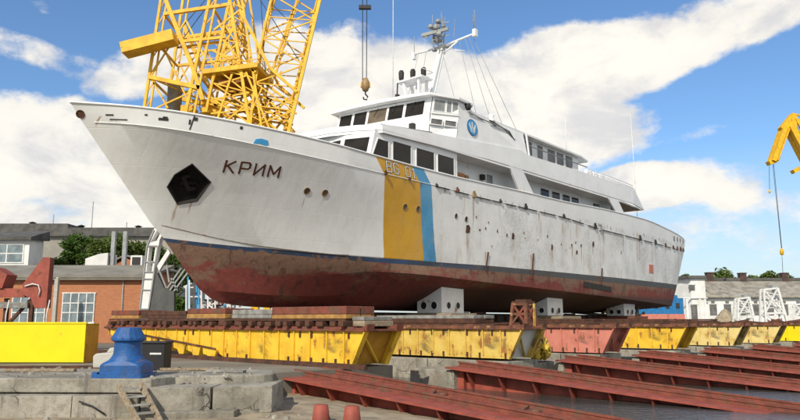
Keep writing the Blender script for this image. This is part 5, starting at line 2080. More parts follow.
# glazed white workshop further back
gw = empty('glazed_workshop', (-55, 76, 0))
tag(gw, 'white workshop with a long band of glazing and dark roof, far left', 'building')
mb = MB()
mb.box((-12, 0, 0), (14.6, 3, 10.4))
mb.build('wall', [M['wall_white']], gw)
pane_window(gw, -11, 14.0, 7.8, 9.7, -0.02, 14, 2, 'glass_block', bar=.12)
mb = MB()
mb.prism([(-12.4, -.6, 10.2), (-12.4, -.6, 10.5), (-12.4, 3.4, 11.6), (-12.4, 3.6, 10.5)], (27.4, 0, 0))
mb.build('roof', [M['roof_grey']], gw)

# long grey hall at the back
lh = empty('long_hall', (-60, 130, 0))
tag(lh, 'very long low hall with a dark parapet roof on the skyline', 'building')
mb = MB()
mb.box((-90, 0, 0), (18.5, 20, 17.0))
mb.build('wall', [M['wall_tan']], lh)
mb = MB()
mb.box((-90.5, -.8, 17.0), (19, 20.4, 18.6))
mb.box((-90.5, -.5, 18.6), (-2, 12, 19.4))
mb.build('parapet', [M['roof_grey']], lh)
for x, h in ((-1.5, 1.2), (9.5, 1.1), (-11, 1.0)):
    mb = MB()
    mb.lathe([(0, 0), (.5, 0), (.5, h * .7), (.8, h * .75), (.0, h)], (x, 4, 18.6 if x > -2 else 19.4), 10)
    mb.build('roof_vent', [M['dark']], lh)
for px, h0, h1 in ((42, 18, 21.5), (82, 17, 24.0), (118, 17, 20)):
    q = at(px, 226, 128)
    mb = MB()
    mb.tube([(0, 0, 12), (0, 0, h1)], .09, 6)
    tag(mb.build('lightning_mast', [M['steel_grey']], loc=(q.x, 132, 0)), {42: 'thin mast on the hall, leftmost of three', 82: 'tallest thin mast rising above the hall skyline', 118: 'thin mast on the hall next to the ship bow'}[px], 'mast', 'thin masts on the hall roof')

# red-brown steel ramp structure at the left edge
rs = empty('steel_ramp', (-18.67, 36, 0))
tag(rs, 'rusty red steel ramp frame with a wedge shaped head at the left edge', 'steel frame')
mb = MB()
mb.prism([(-.65, 0, 3.4), (0.3, 0, 4.8), (.65, 0, 4.78), (.65, 0, 2.2), (.05, 0, 2.2), (-.2, 0, 2.7), (-.65, 0, 2.9)], (0.0, .45, 0))
mb.build('wedge_head', [M['red_beam']], rs)
mb = MB()
mb.box((-6, .1, 2.75), (-.55, .5, 3.2))
mb.box((-6, .15, 2.2), (-.4, 1.4, 2.5), 1)
mb.prism([(-3.6, .0, 3.2), (-1.7, .0, 3.2), (-1.5, 0, 3.9), (-2.2, 0, 4.3), (-3.6, 0, 4.35)], (0, 1.0, 0))
mb.build('cross_girder', [M['red_beam'], M['timber_grey']], rs)
mb = MB()
for x in (-3.4, -1.6, -.3):
    mb.beam((x, .4, 0), (x, .4, 2.7), .2, .2)
mb.beam((-2.4, .4, 0.3), (-.4, .4, 2.6), .14, .14)
mb.build('leg', [M['rust']], rs)
mb = MB()
mb.tube([(-.5, -.05, 3.3), (-.1, -.1, 3.42), (.2, -.1, 3.36), (.3, -.08, 3.1), (.25, -.06, 2.8)], .035, 6)
mb.build('cable_loop', [M['letter_white']], rs)
for x in (-1.2, 0.85):
    mb = MB()
    mb.tube([(x, -.3, 0), (x, -.3, 1.9), (x + .1, -.3, 2.6)], .03, 6)
    mb.build('guard_rail', [M['letter_white']], rs)


# ---- trees
def leaf_cloud(mb, blobs, n, size, rng, mi=0):
    for bx_, by_, bz_, br, bh in blobs:
        for _ in range(int(n * br * br)):
            while True:
                q = Vector((rng.uniform(-1, 1), rng.uniform(-1, 1), rng.uniform(-1, 1)))
                if 0.25 < q.length < 1:
                    break
            q *= 0.55 + 0.5 * rng.random()
            c = Vector((bx_ + q.x * br, by_ + q.y * br, bz_ + q.z * bh))
            a, b = rng.uniform(0, 6.28), rng.uniform(-.9, .9)
            d = Vector((math.cos(a), math.sin(a), b)).normalized() * size * rng.uniform(.6, 1.3)
            e = d.cross(Vector((rng.uniform(-1, 1), rng.uniform(-1, 1), rng.uniform(-1, 1)))).normalized() * size * rng.uniform(.35, .6)
            mb.face([c - d, c - e * .8, c + d, c + e], mi)


def make_tree(name, loc, h, r, label, mat, seed, group, n=420, size=.22):
    rng = random.Random(seed)
    root = empty(name, loc)
    tag(root, label, 'tree', group)
    mb = MB()
    mb.tube([(0, 0, 0), (.1, 0, h * .3), (-.05, .1, h * .6), (0, 0, h * .85)], h * .028, 8, r1=h * .008)
    for k in range(6):
        a = k * 1.1
        z = h * (.3 + .07 * k)
        mb.tube([(0, 0, z), (math.cos(a) * r * .4, math.sin(a) * r * .4, z + h * .12), (math.cos(a) * r * .75, math.sin(a) * r * .75, z + h * .2)], h * .01, 5, r1=h * .003)
    mb.build('trunk', [M['bark']], root)
    blobs = []
    for k in range(15):
        a = rng.uniform(0, 6.28)
        z = rng.uniform(.30, .92)
        rad = r * (.75 if z < .6 else .75 * (1 - (z - .6) * 1.6)) * rng.uniform(.3, 1.0)
        br = r * rng.uniform(.26, .46)
        blobs.append((math.cos(a) * rad, math.sin(a) * rad, h * z, br, br * rng.uniform(.7, 1.0)))
    mb = MB()
    leaf_cloud(mb, blobs, n, size, rng)
    mb.build('crown', [M[mat]], root, fix=False)
    return root


for k, (px, d, top, r, mt, lab) in enumerate((
        (76, 86, 232, 3.2, 'leaf_a', 'tall dark green tree against the hall, left of the vent pipes'),
        (58, 84, 246, 2.6, 'leaf_a', 'bushy tree beside the glazed workshop corner'),
        (98, 84, 240, 3.8, 'leaf_b', 'rounded olive green tree just behind the vent pipes'),
        (124, 84, 240, 4.6, 'leaf_b', 'broad olive tree behind the gabled shed'),
        (146, 86, 243, 4.2, 'leaf_a', 'green tree half hidden by the white crane leg'),
        (172, 86, 250, 4.2, 'leaf_a', 'green tree right of the white crane leg under the bow'))):
    q = at(px, 300, d)
    h = CAM_H + (320 - top) / 700 * d
    make_tree('leafy_tree', (q.x, d, 0), h, r, lab, mt, 20 + k, 'trees behind the brick workshop')

# ================================================================== YELLOW PORTAL CRANE
DC = 50.0


def cp(px, py, dd=0.0):
    """point of the crane drawn at pixel (px, py), dd metres behind its front plane"""
    p = at(px, py, DC)
    return Vector((p.x, p.y + dd, p.z))


crane = empty('portal_crane', (at(225, 300, DC).x, DC, 0))
tag(crane, 'tall yellow lattice portal crane with box counterweight standing behind the bow', 'crane')
COFF = Vector(crane.location)


class CM(MB):
    def bar(self, a, b, w, mi=0):
        self.beam(Vector(a) - COFF, Vector(b) - COFF, w * 0.72, w * 0.72, mi)


# tower: two inclined frames, front and back
def frame_bars(dd, name):
    m = CM()
    A0, A1 = cp(144, 110, dd), cp(167, -40, dd)
    A2, A3 = cp(150, 110, dd), cp(173, -40, dd)
    B0, B1 = cp(186, 112, dd), cp(218, -40, dd)
    B2, B3 = cp(194, 114, dd), cp(224, -40, dd)
    for a, b, w in ((A0, A1, .26), (A2, A3, .16), (B0, B1, .30), (B2, B3, .2)):
        m.bar(a, b, w)
    for i in range(9):
        t = i / 9
        m.bar(A0.lerp(A1, t), A2.lerp(A3, t + .08), .09)
        m.bar(B0.lerp(B1, t), B2.lerp(B3, t + .08), .10)
    return m.build(name, [M['crane']], crane)


frame_bars(0, 'tower_leg')
frame_bars(4.5, 'tower_leg')
m = CM()
for dd in (0, 4.5):
    for a, b, w in (((149, 77), (200, 88), .42), ((164, 14), (232, 4), .34), ((158, 44), (226, 37), .28), ((166, 0), (193, 68), .42), ((193, 68), (203, 100), .42), ((160, 40), (190, 105), .16), ((150, 77), (186, 20), .14), ((200, 88), (152, 110), .14),
                    ((152, 80), (168, 108), .16), ((186, 20), (206, 60), .18), ((170, 14), (200, 88), .2)):
        m.bar(cp(*a, dd), cp(*b, dd), w)
for a in ((149, 77), (200, 88), (164, 14), (211, 4), (193, 68), (158, 44)):
    m.bar(cp(*a, 0), cp(*a, 4.5), .2)
m.bar(cp(149, 77, 0), cp(200, 88, 4.5), .14)
m.bar(cp(200, 88, 0), cp(149, 77, 4.5), .14)
m.build('tower_bracing', [M['crane']], crane)
# second tower column right of it, carrying the platform
m = CM()
for dd in (0, 4.0):
    for a, b, w in (((224, -40), (250, 128), .3), ((236, -40), (262, 130), .22), ((206, 112), (238, -40), .26), ((214, 30), (240, 10), .2), ((240, 10), (270, 68), .3), ((270, 68), (297, 92), .28), ((212, 50), (256, 72), .22), ((226, 40), (210, 90), .2), ((232, 74), (216, 124), .2), ((246, 72), (270, 130), .2),
                    ((252, 100), (222, 124), .16), ((262, 88), (244, 128), .16), ((218, 20), (236, 60), .16), ((236, 20), (218, 64), .16)):
        m.bar(cp(*a, dd), cp(*b, dd), w)
for t in range(12):
    a = cp(224 + (250 - 224) * t / 12, -40 + 168 * t / 12, 0)
    b = cp(236 + 26 * (t + .5) / 12, -40 + 168 * (t + .5) / 12, 0)
    m.bar(a, b, .1)
    m.bar(a, a + Vector((0, 4.0, 0)), .1)
for k in range(9):
    for dd in (0, 4.0):
        t0 = k / 9
        a, b = (206 + 26 * (1 - t0) + 2, 112 - 130 * (1 - t0)), (256 - 30 * (1 - t0), 126 - 150 * (1 - t0))
        m.bar(cp(*a, dd), cp(b[0], b[1] + 16, dd), .15)
        m.bar(cp(*b, dd), cp(a[0], a[1] + 16, dd), .15)
        m.bar(cp(*a, dd), cp(*b, dd), .13)
for a, b in (((201, 90), (236, 126)), ((236, 88), (206, 118)), ((256, 84), (288, 120)), ((286, 94), (258, 128)), ((200, 100), (286, 112)), ((210, 84), (290, 100)), ((240, 100), (282, 132)), ((270, 96), (240, 130))):
    for dd in (.8, 3.4):
        m.bar(cp(*a, dd), cp(*b, dd), .2)
m.build('slewing_column', [M['crane']], crane)
m = CM()
pts = [cp(203, 75, -.3), cp(258, 68, -.3), cp(266, 70, 3), cp(214, 77, 3)]
m.prism([p - COFF for p in pts], (0, 0, .35))
for a, b in ((0, 1), (1, 2)):
    for h in (.6, 1.1):
        m.bar(pts[a] + Vector((0, 0, h)), pts[b] + Vector((0, 0, h)), .06)
    for k in range(7):
        q = pts[a].lerp(pts[b], k / 6)
        m.bar(q, q + Vector((0, 0, 1.1)), .06)
m.build('platform', [M['crane']], crane)
m = CM()
m.prism([p - COFF + Vector((0, .3, -.45)) for p in (cp(212, 79), cp(250, 74), cp(256, 76, 2.4), cp(222, 80, 2.4))], (0, 0, .4))
m.build('platform_floor', [M['crane_dark']], crane)
# machinery on the platforms
for px, py, w, h in ((176, 110, .9, .7), (198, 108, 1.3, 1.0), (226, 70, .9, .6)):
    q = cp(px, py, 1.0) - COFF
    m = CM()
    m.box(q, q + Vector((w, 1.5, h)))
    m.build('machinery', [M['crane']], crane)
# round tank
q = cp(164, 110, 2.2) - COFF
m = CM()
m.lathe([(0, 0), (.55, 0), (.55, 2.6), (.62, 2.62), (.62, 2.72), (.5, 2.78), (0, 2.85)], q, 18)
m.build('tank', [M['steel_grey']], crane)
# counterweight: long box on the left arm, tilted
m = CM()
a, b = cp(128.5, 55, -.9) - COFF, cp(179, 42, -.9) - COFF
m.beam(a, b, 1.3, .82)
m.build('counterweight', [M['crane']], crane)
m = CM()
for dd in (.3, 1.7):
    m.bar(cp(176, 40, dd), cp(232, 30, dd), .16)
    m.bar(cp(176, 46, dd), cp(232, 38, dd), .16)
    for k in range(5):
        m.bar(cp(176 + 11 * k, 40 - 2 * k, dd), cp(182 + 11 * k, 46 - 1.6 * k, dd), .09)
m.build('counterweight_arm', [M['crane']], crane)
# jib: four chords with lacing; it leans to the right and ends above the picture, over the hook
Jb = [cp(288, 134, 0), cp(250, 128, 0), cp(240, 128, 3.2), cp(274, 132, 3.2)]
Jt = [cp(368, -215, 1.0), cp(352, -215, 1.0), cp(350, -215, 2.4), cp(365, -215, 2.4)]


def jp(i, t):
    """chords bulge in the lower third like the photo's jib"""
    p = Jb[i].lerp(Jt[i], t)
    bul = math.sin(min(1, t * 1.6) * math.pi * .75) * (0.9 if i in (1, 2) else -0.0)
    return p + Vector((-bul * 1.6, 0, 0))


m = CM()
for i in range(4):
    pts = [jp(i, t / 14) for t in range(15)]
    for a, b in zip(pts, pts[1:]):
        m.bar(a, b, .32 if i == 0 else .24)
m.build('jib_chord', [M['crane']], crane)
m = CM()
NJ = 16
for t in range(NJ):
    for i, j in ((0, 1), (2, 3), (0, 3), (1, 2)):
        a, b = (i, j) if t % 2 else (j, i)
        m.bar(jp(a, t / NJ), jp(b, (t + 1) / NJ), .13)
        m.bar(jp(i, t / NJ), jp(j, t / NJ), .10)
m.build('jib_lacing', [M['crane']], crane)
# jib luffing ladder and inner ties
m = CM()
for a, b in (((290, 0), (266, 70)), ((266, 70), (252, 128)), ((297, -20), (272, 66)), ((230, 70), (290, 128)), ((240, 60), (292, 100)), ((228, 96), (280, 130))):
    m.bar(cp(*a, 1.6), cp(*b, 1.6), .22)
for k in range(14):
    t = k / 14
    a, b = cp(290, 0, 1.6).lerp(cp(252, 128, 1.6), t), cp(299, -20, 1.6).lerp(cp(262, 128, 1.6), t)
    m.bar(a, b, .08)
m.build('luffing_rack', [M['crane']], crane)
m = CM()
for dd in (0, .5):
    m.bar(cp(231, -20, 3 + dd), cp(222, 70, 3 + dd), .07)
for k in range(22):
    t = k / 22
    a = cp(231, -20, 3).lerp(cp(222, 70, 3), t)
    m.bar(a, a + Vector((0, .5, 0)), .05)
m.build('ladder', [M['crane']], crane)
m = CM()
for a, b, dd in (((236, -40), (300, 60), 1.0), ((236, -40), (304, 30), 2.0), ((224, -30), (210, 70), 2.0), ((256, -40), (262, 66), 1.2), ((178, 40), (230, -30), .5), ((160, 45), (228, -35), .8)):
    m.tube([cp(*a, dd) - COFF, cp(*b, dd) - COFF], .03, 5)
m.build('stay_rope', [M['cable']], crane)
# sheave head above the picture, hoist ropes and the hook block
m = CM()
q = cp(364, -222, 1.5) - COFF
m.box(q + Vector((-1.2, -.9, 0)), q + Vector((.8, .9, .9)))
m.build('jib_head', [M['crane']], crane)
m = CM()
for px in (361.5, 367):
    m.tube([cp(px, -218, 1.5) - COFF, cp(px - (0 if px < 365 else 1.5), 74, 1.5) - COFF], .035, 6)
m.build('hoist_rope', [M['cable']], crane)
q = cp(364.5, 78, 1.5) - COFF
m = CM()
m.lathe([(0, -.55), (.2, -.5), (.34, -.15), (.32, .2), (.18, .5), (0, .55)], q, 14)
m.box(q + Vector((-.38, -.1, -.2)), q + Vector((.38, .1, .15)), 1)
blk = m.build('hook_block', [M['brass'], M['crane']], crane)
m = CM()
m.tube([q + Vector((0, 0, -.5)), q + Vector((0, 0, -.75)), q + Vector((.18, 0, -.95)), q + Vector((.1, 0, -1.2)), q + Vector((-.12, 0, -1.15)), q + Vector((-.16, 0, -.98))], .06, 8)
m.build('hook', [M['dark']], blk)
q = cp(363, 1, 1.5) - COFF
m = CM()
m.box(q + Vector((-.4, -.15, .06)), q + Vector((.55, .15, .34)))
m.build('rope_clamp', [M['dark']], crane)

# portal under the tower, hidden behind the hull for the most part
m = CM()
for dd in (0, 4.5):
    m.bar(cp(146, 116, dd), cp(330, 148, dd), .7)
for px, py in ((150, 117), (326, 147)):
    m.bar(cp(px, py, 0), cp(px, py, 4.5), .6)
m.build('portal_girder', [M['crane']], crane)
for px, pb, dd in ((252, 256, 0), (252, 256, 4.5), (318, 330, 0), (318, 330, 4.5)):
    m = CM()
    foot = cp(pb, 342, dd)
    foot.z = 0.0
    m.bar(cp(px, 140, dd), foot, .7)
    m.build('portal_leg', [M['crane']], crane)

# white tapered gantry leg seen under the bow
gl = empty('gantry_leg', (at(150, 300, 37).x, 37, 0))
tag(gl, 'white tapered steel gantry leg with dark grey gusset plate under the bow', 'gantry leg')
GO = Vector(gl.location)


def lp(px, py, dd=0.0):
    p = at(px, py, 37)
    return Vector((p.x, p.y + dd, p.z)) - GO


mb = MB()
mb.prism([lp(139, 345), lp(147.5, 345), lp(148.5, 309), lp(153, 279), lp(143.5, 279), lp(140, 309)], (0, .5, 0))
# open box section: two edges and cross ties with daylight between
mb.prism([lp(143.5, 279), lp(153, 279), lp(154, 272), lp(144.2, 272)], (0, .5, 0))
mb.prism([lp(144.2, 272), lp(146.5, 272), lp(149.5, 246), lp(147.2, 246)], (0, .5, 0))
mb.prism([lp(151.6, 272), lp(154, 272), lp(158, 246), lp(155.6, 246)], (0, .5, 0))
mb.prism([lp(147, 247), lp(158.5, 246), lp(159.5, 240), lp(148, 243)], (0, .5, 0))
mb.prism([lp(148, 243), lp(150.5, 242), lp(157, 230), lp(162, 224), lp(160, 222), lp(154, 229)], (0, .5, 0))
mb.prism([lp(156.5, 241), lp(159.5, 240), lp(165, 229), lp(163, 228)], (0, .5, 0))
mb.build('column', [M['white_dirty']], gl)
mb = MB()
for y in (309, 290, 279, 272, 262, 246):
    k = (309 - y) / 63
    mb.beam(lp(140 + 7.5 * k, y, -.02), lp(148.8 + 9 * k, y, -.02), .06, .06)
for a, b in (((140, 309), (147, 246)), ((148.8, 309), (158, 246)), ((147, 246), (154, 230))):
    mb.beam(lp(*a, -.02), lp(*b, -.02), .07, .07)
mb.build('edge_angle', [M['steel_grey']], gl)
mb = MB()
mb.prism([lp(157, 266), lp(159, 271), lp(170, 253), lp(168, 249)], (0, .25, 0))
mb.build('knee_strut', [M['white_dirty']], gl)
mb = MB()
mb.prism([lp(149.5, 345), lp(149.5, 309), lp(157, 273), lp(164, 288), lp(171, 291), lp(174, 291), lp(174, 345)], (0, .3, .0))
mb.build('gusset_plate', [M['dark_grey']], gl)
mb = MB()
for a, b in (((158, 270), (166, 290)), ((164, 291), (180, 268)), ((168, 291), (186, 266)), ((172, 292), (190, 268)), ((170, 278), (176, 290)), ((165, 262), (168, 282))):
    mb.beam(lp(*a, .2), lp(*b, .2), .08, .08)
mb.build('lattice_brace', [M['steel_grey']], gl)

# site cabins and scaffold glimpsed under the bow
sc_ = empty('scaffold', (at(205, 300, 62).x, 62, 0))
tag(sc_, 'white and blue pipe scaffold glimpsed between the gantry leg and the forefoot', 'scaffold')
SO = Vector(sc_.location)
r3 = random.Random(4)
for mk, cnt in (('wall_white', 24), ('sky_blue', 7), ('rust_red', 9)):
    mb = MB()
    for k in range(cnt):
        px, py = r3.uniform(176, 226), r3.uniform(285, 312)
        if k % 3 == 0:
            a, b = (px, 276 + r3.uniform(0, 10)), (px, 335)
        elif k % 3 == 1:
            a, b = (px, py), (px + r3.uniform(8, 16), py)
        else:
            a, b = (px, py), (px + r3.uniform(5, 10), py + r3.uniform(-9, 9))
        dd = r3.uniform(0, 3)
        mb.beam(at(*a, 62) - SO + Vector((0, dd, 0)), at(*b, 62) - SO + Vector((0, dd, 0)), .12, .12)
    mb.build('pipe_frame', [M[mk]], sc_)
for px, w, h, mk, lab in ((186, 1.5, 1.9, 'sky_blue', 'small blue hut at the foot of the scaffold under the bow'), (214, 3.2, 3.4, 'wall_white', 'small white hut right of the scaffold under the bow')):
    q = at(px, 300, 66)
    hut = empty('site_hut', (q.x, 66, 0))
    tag(hut, lab, 'hut')
    mb = MB()
    mb.box((-w / 2, 0, 0), (w / 2, 2, h))
    mb.build('wall', [M[mk]], hut)
    mb = MB()
    mb.box((-w / 2 - .15, -.15, h), (w / 2 + .15, 2.15, h + .12))
    mb.build('roof', [M['roof_grey']], hut)
    mb = MB()
    mb.box((-w * .2, -.04, 1.2), (w * .2, -.01, h - .4))
    mb.build('window', [M['glass']], hut)

# ================================================================== RIGHT BACKGROUND
DR = 120.0
wb = empty('white_workshop', (at(690, 300, DR).x, DR, 0))
tag(wb, 'long whitewashed workshop with grey tiled roof and taller end block at the right', 'building')
k_ = DR / 700
zr = lambda py: CAM_H + (320 - py) * k_
xr = lambda px: (px - 690) * k_
mb = MB()
mb.box((xr(705), .8, 0), (xr(940), 12, zr(298)))
mb.build('wall', [M['wall_white']], wb)
mb = MB()
mb.prism([(xr(675) - .4, 9, 0), (xr(692), 0, 0), (xr(706), 0, 0), (xr(706), 11, 0), (xr(690), 14, 0)], (0, 0, zr(279)))
mb.build('end_block', [M['wall_white']], wb)
mb = MB()
mb.prism([(xr(688), -.5, zr(279)), (xr(706.5), -.5, zr(279)), (xr(706.5), 11, zr(279)), (xr(692), 14.5, zr(279)), (xr(672), 9, zr(279))], (0, 0, .45))
mb.build('end_roof', [M['roof_grey']], wb)
mb = MB()
mb.prism([(xr(704), .1, zr(298)), (xr(704), .1, zr(298) + .25), (xr(704), 6.5, zr(279)), (xr(704), 6.5, zr(279) - .3)], (xr(945) - xr(704), 0, 0))
mb.box((xr(704), 6.1, zr(279) - .1), (xr(945), 6.9, zr(279) + .45), 1)
mb.prism([(xr(704), 6.5, zr(279) - .3), (xr(704), 6.5, zr(279)), (xr(704), 12.5, zr(298) + .25), (xr(704), 12.5, zr(298))], (xr(945) - xr(704), 0, 0))
mb.build('roof', [M['roof_tile'], M['roof_grey']], wb)
for i in range(16):
    px = 711 + i * 14.2
    mb = MB()
    mb.box((xr(px) - .25, .68, zr(301)), (xr(px + 7.5) + .25, .82, zr(299.6)))
    mb.box((xr(px) - .1, .72, zr(304.5)), (xr(px + 7.5) + .1, .82, zr(303.9)))
    f = mb.build('window', [M['letter_white']], wb)
    mb = MB()
    mb.box((xr(px), .74, zr(315.5)), (xr(px + 7), .79, zr(304.6)))
    mb.box((xr(px) + .3, .74, zr(303.9)), (xr(px + 7) - .3, .79, zr(301.1)))
    mb.build('pane', [M['glass_grey']], f)
for px0, px1, p0, p1 in ((689.5, 695.5, 291, 285.5), (690.5, 696.5, 321, 305)):
    mb = MB()
    mb.box((xr(px0), -.06, zr(p0)), (xr(px1), .03, zr(p1)))
    mb.box((xr(px0) - .12, -.12, zr(p1)), (xr(px1) + .12, .03, zr(p1) + .15), 1)
    mb.build('window', [M['glass_grey'], M['letter_white']], wb)
mb = MB()
mb.box((xr(683), -.25, zr(299)), (xr(707), .02, zr(298)))
for px in (686.5, 699.5, 704.5):
    mb.box((xr(px) - .2, -.18, 0), (xr(px) + .2, .05, zr(298.4)))
mb.build('cornice', [M['wall_white']], wb)
for px, w, p1, mk in ((727.5, 6.5, 270.5, 'chimney'), (762, 6.5, 271, 'chimney'), (704.5, 7, 274.5, 'cowl'), (742, 6, 275.5, 'cowl'), (806, 6.5, 271, 'chimney')):
    mb = MB()
    w2 = w * k_ / 2
    x = xr(px)
    if mk == 'chimney':
        mb.box((x - w2, 6, zr(285)), (x + w2, 7.1, zr(p1)))
        mb.box((x - w2 * 1.12, 5.9, zr(p1 + 1)), (x + w2 * 1.12, 7.2, zr(p1)))
    else:
        mb.lathe([(0, zr(285)), (.35, zr(285)), (.35, zr(277.5)), (w2 * 1.1, zr(277)), (0, zr(p1))], (x, 6.4, 0), 12)
    mb.build('roof_' + mk, [M['roof_grey' if mk == 'cowl' else 'chimney']], wb)

mb = MB()
mb.lathe([(0, 0), (5, 0), (4.2, 1.2), (2.2, 3.2), (.9, 4.6), (0, 5.2)], (0, 0, 0), 22)
o = mb.build('scrap_heap', [M['sand']], loc=(at(724, 300, 100).x, 100, 0))
o.scale = (.55, .5, .62)
tag(o, 'sandy earth heap before the white workshop', 'heap')
r4 = random.Random(8)
for px, d, n, lab in ((700, 78, 26, 'rusty scrap pile in front of the workshop end block'), (748, 72, 30, 'rusty scrap pile at the foot of the smaller white trestle'), (775, 66, 24, 'rusty scrap pile at the foot of the taller white trestle')):
    q = at(px, 300, d)
    mb = MB()
    for i in range(n):
        x, z = r4.uniform(-3.6, 3.6), r4.uniform(.2, 1.35)
        a = r4.uniform(-.6, .6)
        L = r4.uniform(.5, 1.8)
        y = r4.uniform(-1, 1)
        mb.beam((x - math.cos(a) * L, y, z - math.sin(a) * L * .6), (x + math.cos(a) * L, y + r4.uniform(-.6, .6), z + math.sin(a) * L * .6), r4.uniform(.12, .35), r4.uniform(.1, .3), mi=0 if r4.random() < .6 else 1)
    mb.box((-3.8, -1, 0), (3.8, 1, .7))
    tag(mb.build('scrap_pile', [M['rust'], M['rust_red']], loc=(q.x, d, 0)), lab, 'scrap pile', 'scrap piles before the white workshop')


def trestle(px0, px1, top0, top1, ptop, d, label):
    """white four legged lattice trestle: foot span px0..px1, head span top0..top1 at height ptop"""
    x0 = at((px0 + px1) / 2, 300, d).x
    root = empty('lattice_trestle', (x0, d, 0))
    tag(root, label, 'trestle', 'white lattice trestles')
    k = d / 700
    X = lambda px: (px - (px0 + px1) / 2) * k
    H = CAM_H + (320 - ptop) * k
    for dd in (0, 1.0):
        y = dd * 1.3
        yt = .3 + dd * .7
        f0, f1, h0, h1 = Vector((X(px0), y, 0)), Vector((X(px1), y, 0)), Vector((X(top0), yt, H)), Vector((X(top1), yt, H * 1.03))
        mb = MB()
        mb.beam(f0, h0, .18, .18)
        mb.beam(f1, h1, .22, .22)
        mb.beam(h0, h1, .18, .18)
        mb.beam(f0.lerp(h0, .48), f1.lerp(h1, .48), .2, .2)
        mb.build('leg_frame', [M['letter_white']], root)
        mb = MB()
        for a, b in ((.48, 1.0), (1.0, .48)):
            mb.beam(f0.lerp(h0, a), f1.lerp(h1, b), .13, .13)
        for a, b in ((.05, .48), (.48, .05)):
            mb.beam(f0.lerp(h0, a), f1.lerp(h1, b), .13, .13)
        for t in (.6, .72, .85):
            mb.beam(f0.lerp(h0, t), f1.lerp(h1, t).lerp(f0.lerp(h0, t), .5), .08, .08)
            mb.beam(f1.lerp(h1, t), f0.lerp(h0, t + .1), .07, .07)
        mb.build('cross_brace', [M['letter_white']], root)
    mb = MB()
    mb.box((X(top1) - .5, .3, H * 1.03), (X(top1) + .2, 1.0, H * 1.03 + .3))
    mb.build('head_block', [M['steel_grey']], root)


trestle(735, 755, 739.5, 750.5, 299, 76, 'smaller white lattice trestle before the white workshop')
trestle(764, 788, 766, 780, 290, 72, 'taller white lattice trestle near the right edge')
trestle(790, 812, 796, 806, 305, 74, 'low white trestle cut by the right edge')

cb = empty('blue_container', (at(673, 300, 98).x, 98, 0))
tag(cb, 'blue and salmon barge side visible just under the ship stern', 'container')
mb = MB()
mb.box((-6, 0, 2.4), (1.4, 3, 4.6))
mb.prism([(-.9, 0, 4.6), (.7, 0, 4.6), (.6, 0, 5.0), (-.4, 0, 5.1)], (0, 2, 0))
mb.build('upper_box', [M['blue_flat']], cb)
mb = MB()
mb.box((-6.2, -.05, 0), (1.5, 3, 2.4))
mb.build('lower_box', [M['pink']], cb)
mb = MB()
for x in (-4, -2.4, -.8, .6):
    mb.box((x - .25, -.08, 3.2), (x + .25, -.01, 3.9))
mb.build('opening', [M['dark']], cb)
for k, (px, d, top, r, lab) in enumerate(((716, 150, 271.5, 5.2, 'green tree showing over the workshop roof between two roof vents'), (772, 165, 274, 4.6, 'low green tree over the workshop roof right of the second chimney'), (790, 165, 273, 4.4, 'green tree over the workshop roof at the right edge'), (686, 160, 273, 3.2, 'small tree crown peeping over the end block roof'), (752, 165, 275, 4.2, 'low tree crown over the roof left of the second chimney'))):
    q = at(px, 300, d)
    make_tree('leafy_tree', (q.x, d, 0), CAM_H + (320 - top) / 700 * d, r, lab, 'leaf_b', 50 + k, 'trees behind the white workshop', n=70, size=.5)

# far yellow crane reaching in from the right
D2 = 150.0


def fp(px, py, dd=0.0):
    p = at(px, py, D2)
    return Vector((p.x, p.y + dd, p.z))


fc = empty('harbour_crane', (fp(830, 300).x, D2, 0))
tag(fc, 'distant yellow harbour crane arm reaching in at the right edge', 'crane')
FO = Vector(fc.location)


def fb(m, a, b, w, dd=0.0, h=None):
    m.beam(fp(*a, dd) - FO, fp(*b, dd) - FO, w, h or w)


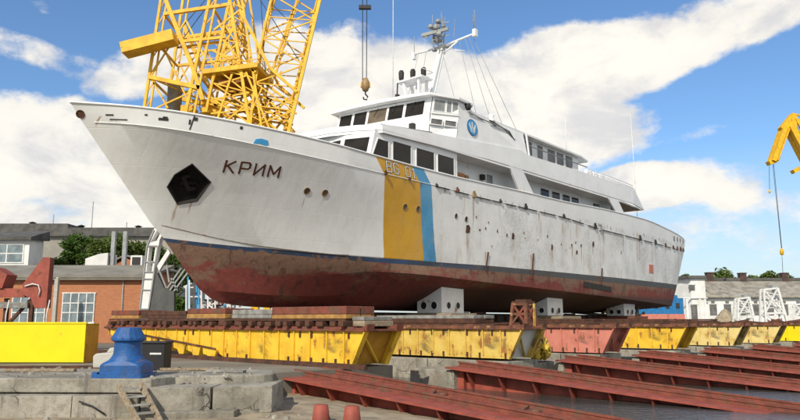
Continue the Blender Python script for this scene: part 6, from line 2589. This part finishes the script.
mb = MB()
for dd in (0, 1.6):
    fb(mb, (773.5, 161), (785, 128), 1.0, dd, .9)
    fb(mb, (777, 160), (789, 128), .5, dd)
for t in range(6):
    a, b = (773.5 + 11.5 * t / 6, 161 - 33 * t / 6), (777 + 12 * (t + 1) / 6, 160 - 32 * (t + 1) / 6)
    fb(mb, a, b, .3, .8)
mb.prism([fp(769, 161) - FO, fp(771, 164.5) - FO, fp(778, 162) - FO, fp(781, 157) - FO, fp(776, 156) - FO], (0, 1.6, 0))
mb.build('fly_jib', [M['crane']], fc)
mb = MB()
mb.prism([fp(781, 127) - FO, fp(787, 133) - FO, fp(797, 127) - FO, fp(797, 114) - FO, fp(793, 112.5) - FO, fp(786, 121) - FO], (0, 1.6, 0))
mb.build('jib_knuckle', [M['crane']], fc)
mb = MB()
for dd in (0, 1.6):
    fb(mb, (791, 126), (812, 166), 1.3, dd)
    fb(mb, (796, 118), (822, 170), .5, dd)
    fb(mb, (812, 166), (826, 300), 1.4, dd)
    fb(mb, (822, 170), (842, 300), 1.4, dd)
    fb(mb, (797, 114), (850, 150), .3, dd)
for t in range(9):
    fb(mb, (813 + 1.4 * t, 166 + 13 * t), (823 + 1.8 * t, 180 + 13 * t), .4, .8)
mb.build('main_jib', [M['crane']], fc)
mb = MB()
fb(mb, (790, 173), (815, 160), 1.4, -1.0, .8)
fb(mb, (815, 163), (838, 165), .6, -1.0)
mb.build('tail_beam', [M['crane']], fc)
mb = MB()
for x in (824, 844):
    q = fp(x, 300)
    for dd in (-3, 3):
        mb.beam(Vector((q.x, q.y + dd, 6)) - FO, Vector((q.x, q.y + dd, 0)) - FO, .9, .9)
q = fp(834, 300)
mb.box(Vector((q.x - 4, q.y - 3.4, 5.4)) - FO, Vector((q.x + 4, q.y + 3.4, 6.4)) - FO)
mb.build('portal_frame', [M['crane']], fc)
mb = MB()
for a, b in (((771, 163), (771.5, 190)), ((774.5, 162), (783.6, 250)), ((775.5, 162), (784, 250)), ((784, 256), (785, 275))):
    mb.tube([fp(*a, .8) - FO, fp(*b, .8) - FO], .05, 5)
mb.build('hoist_rope', [M['cable']], fc)
mb = MB()
mb.lathe([(0, -.7), (.35, -.5), (.42, .3), (.2, .8), (0, .9)], fp(783.8, 252, .8) - FO, 10)
mb.build('hook_block', [M['crane']], fc)
mb = MB()
mb.lathe([(0, -.4), (.22, -.2), (.22, .3), (0, .5)], fp(771.5, 191, .8) - FO, 10)
mb.build('hook_block', [M['crane']], fc)
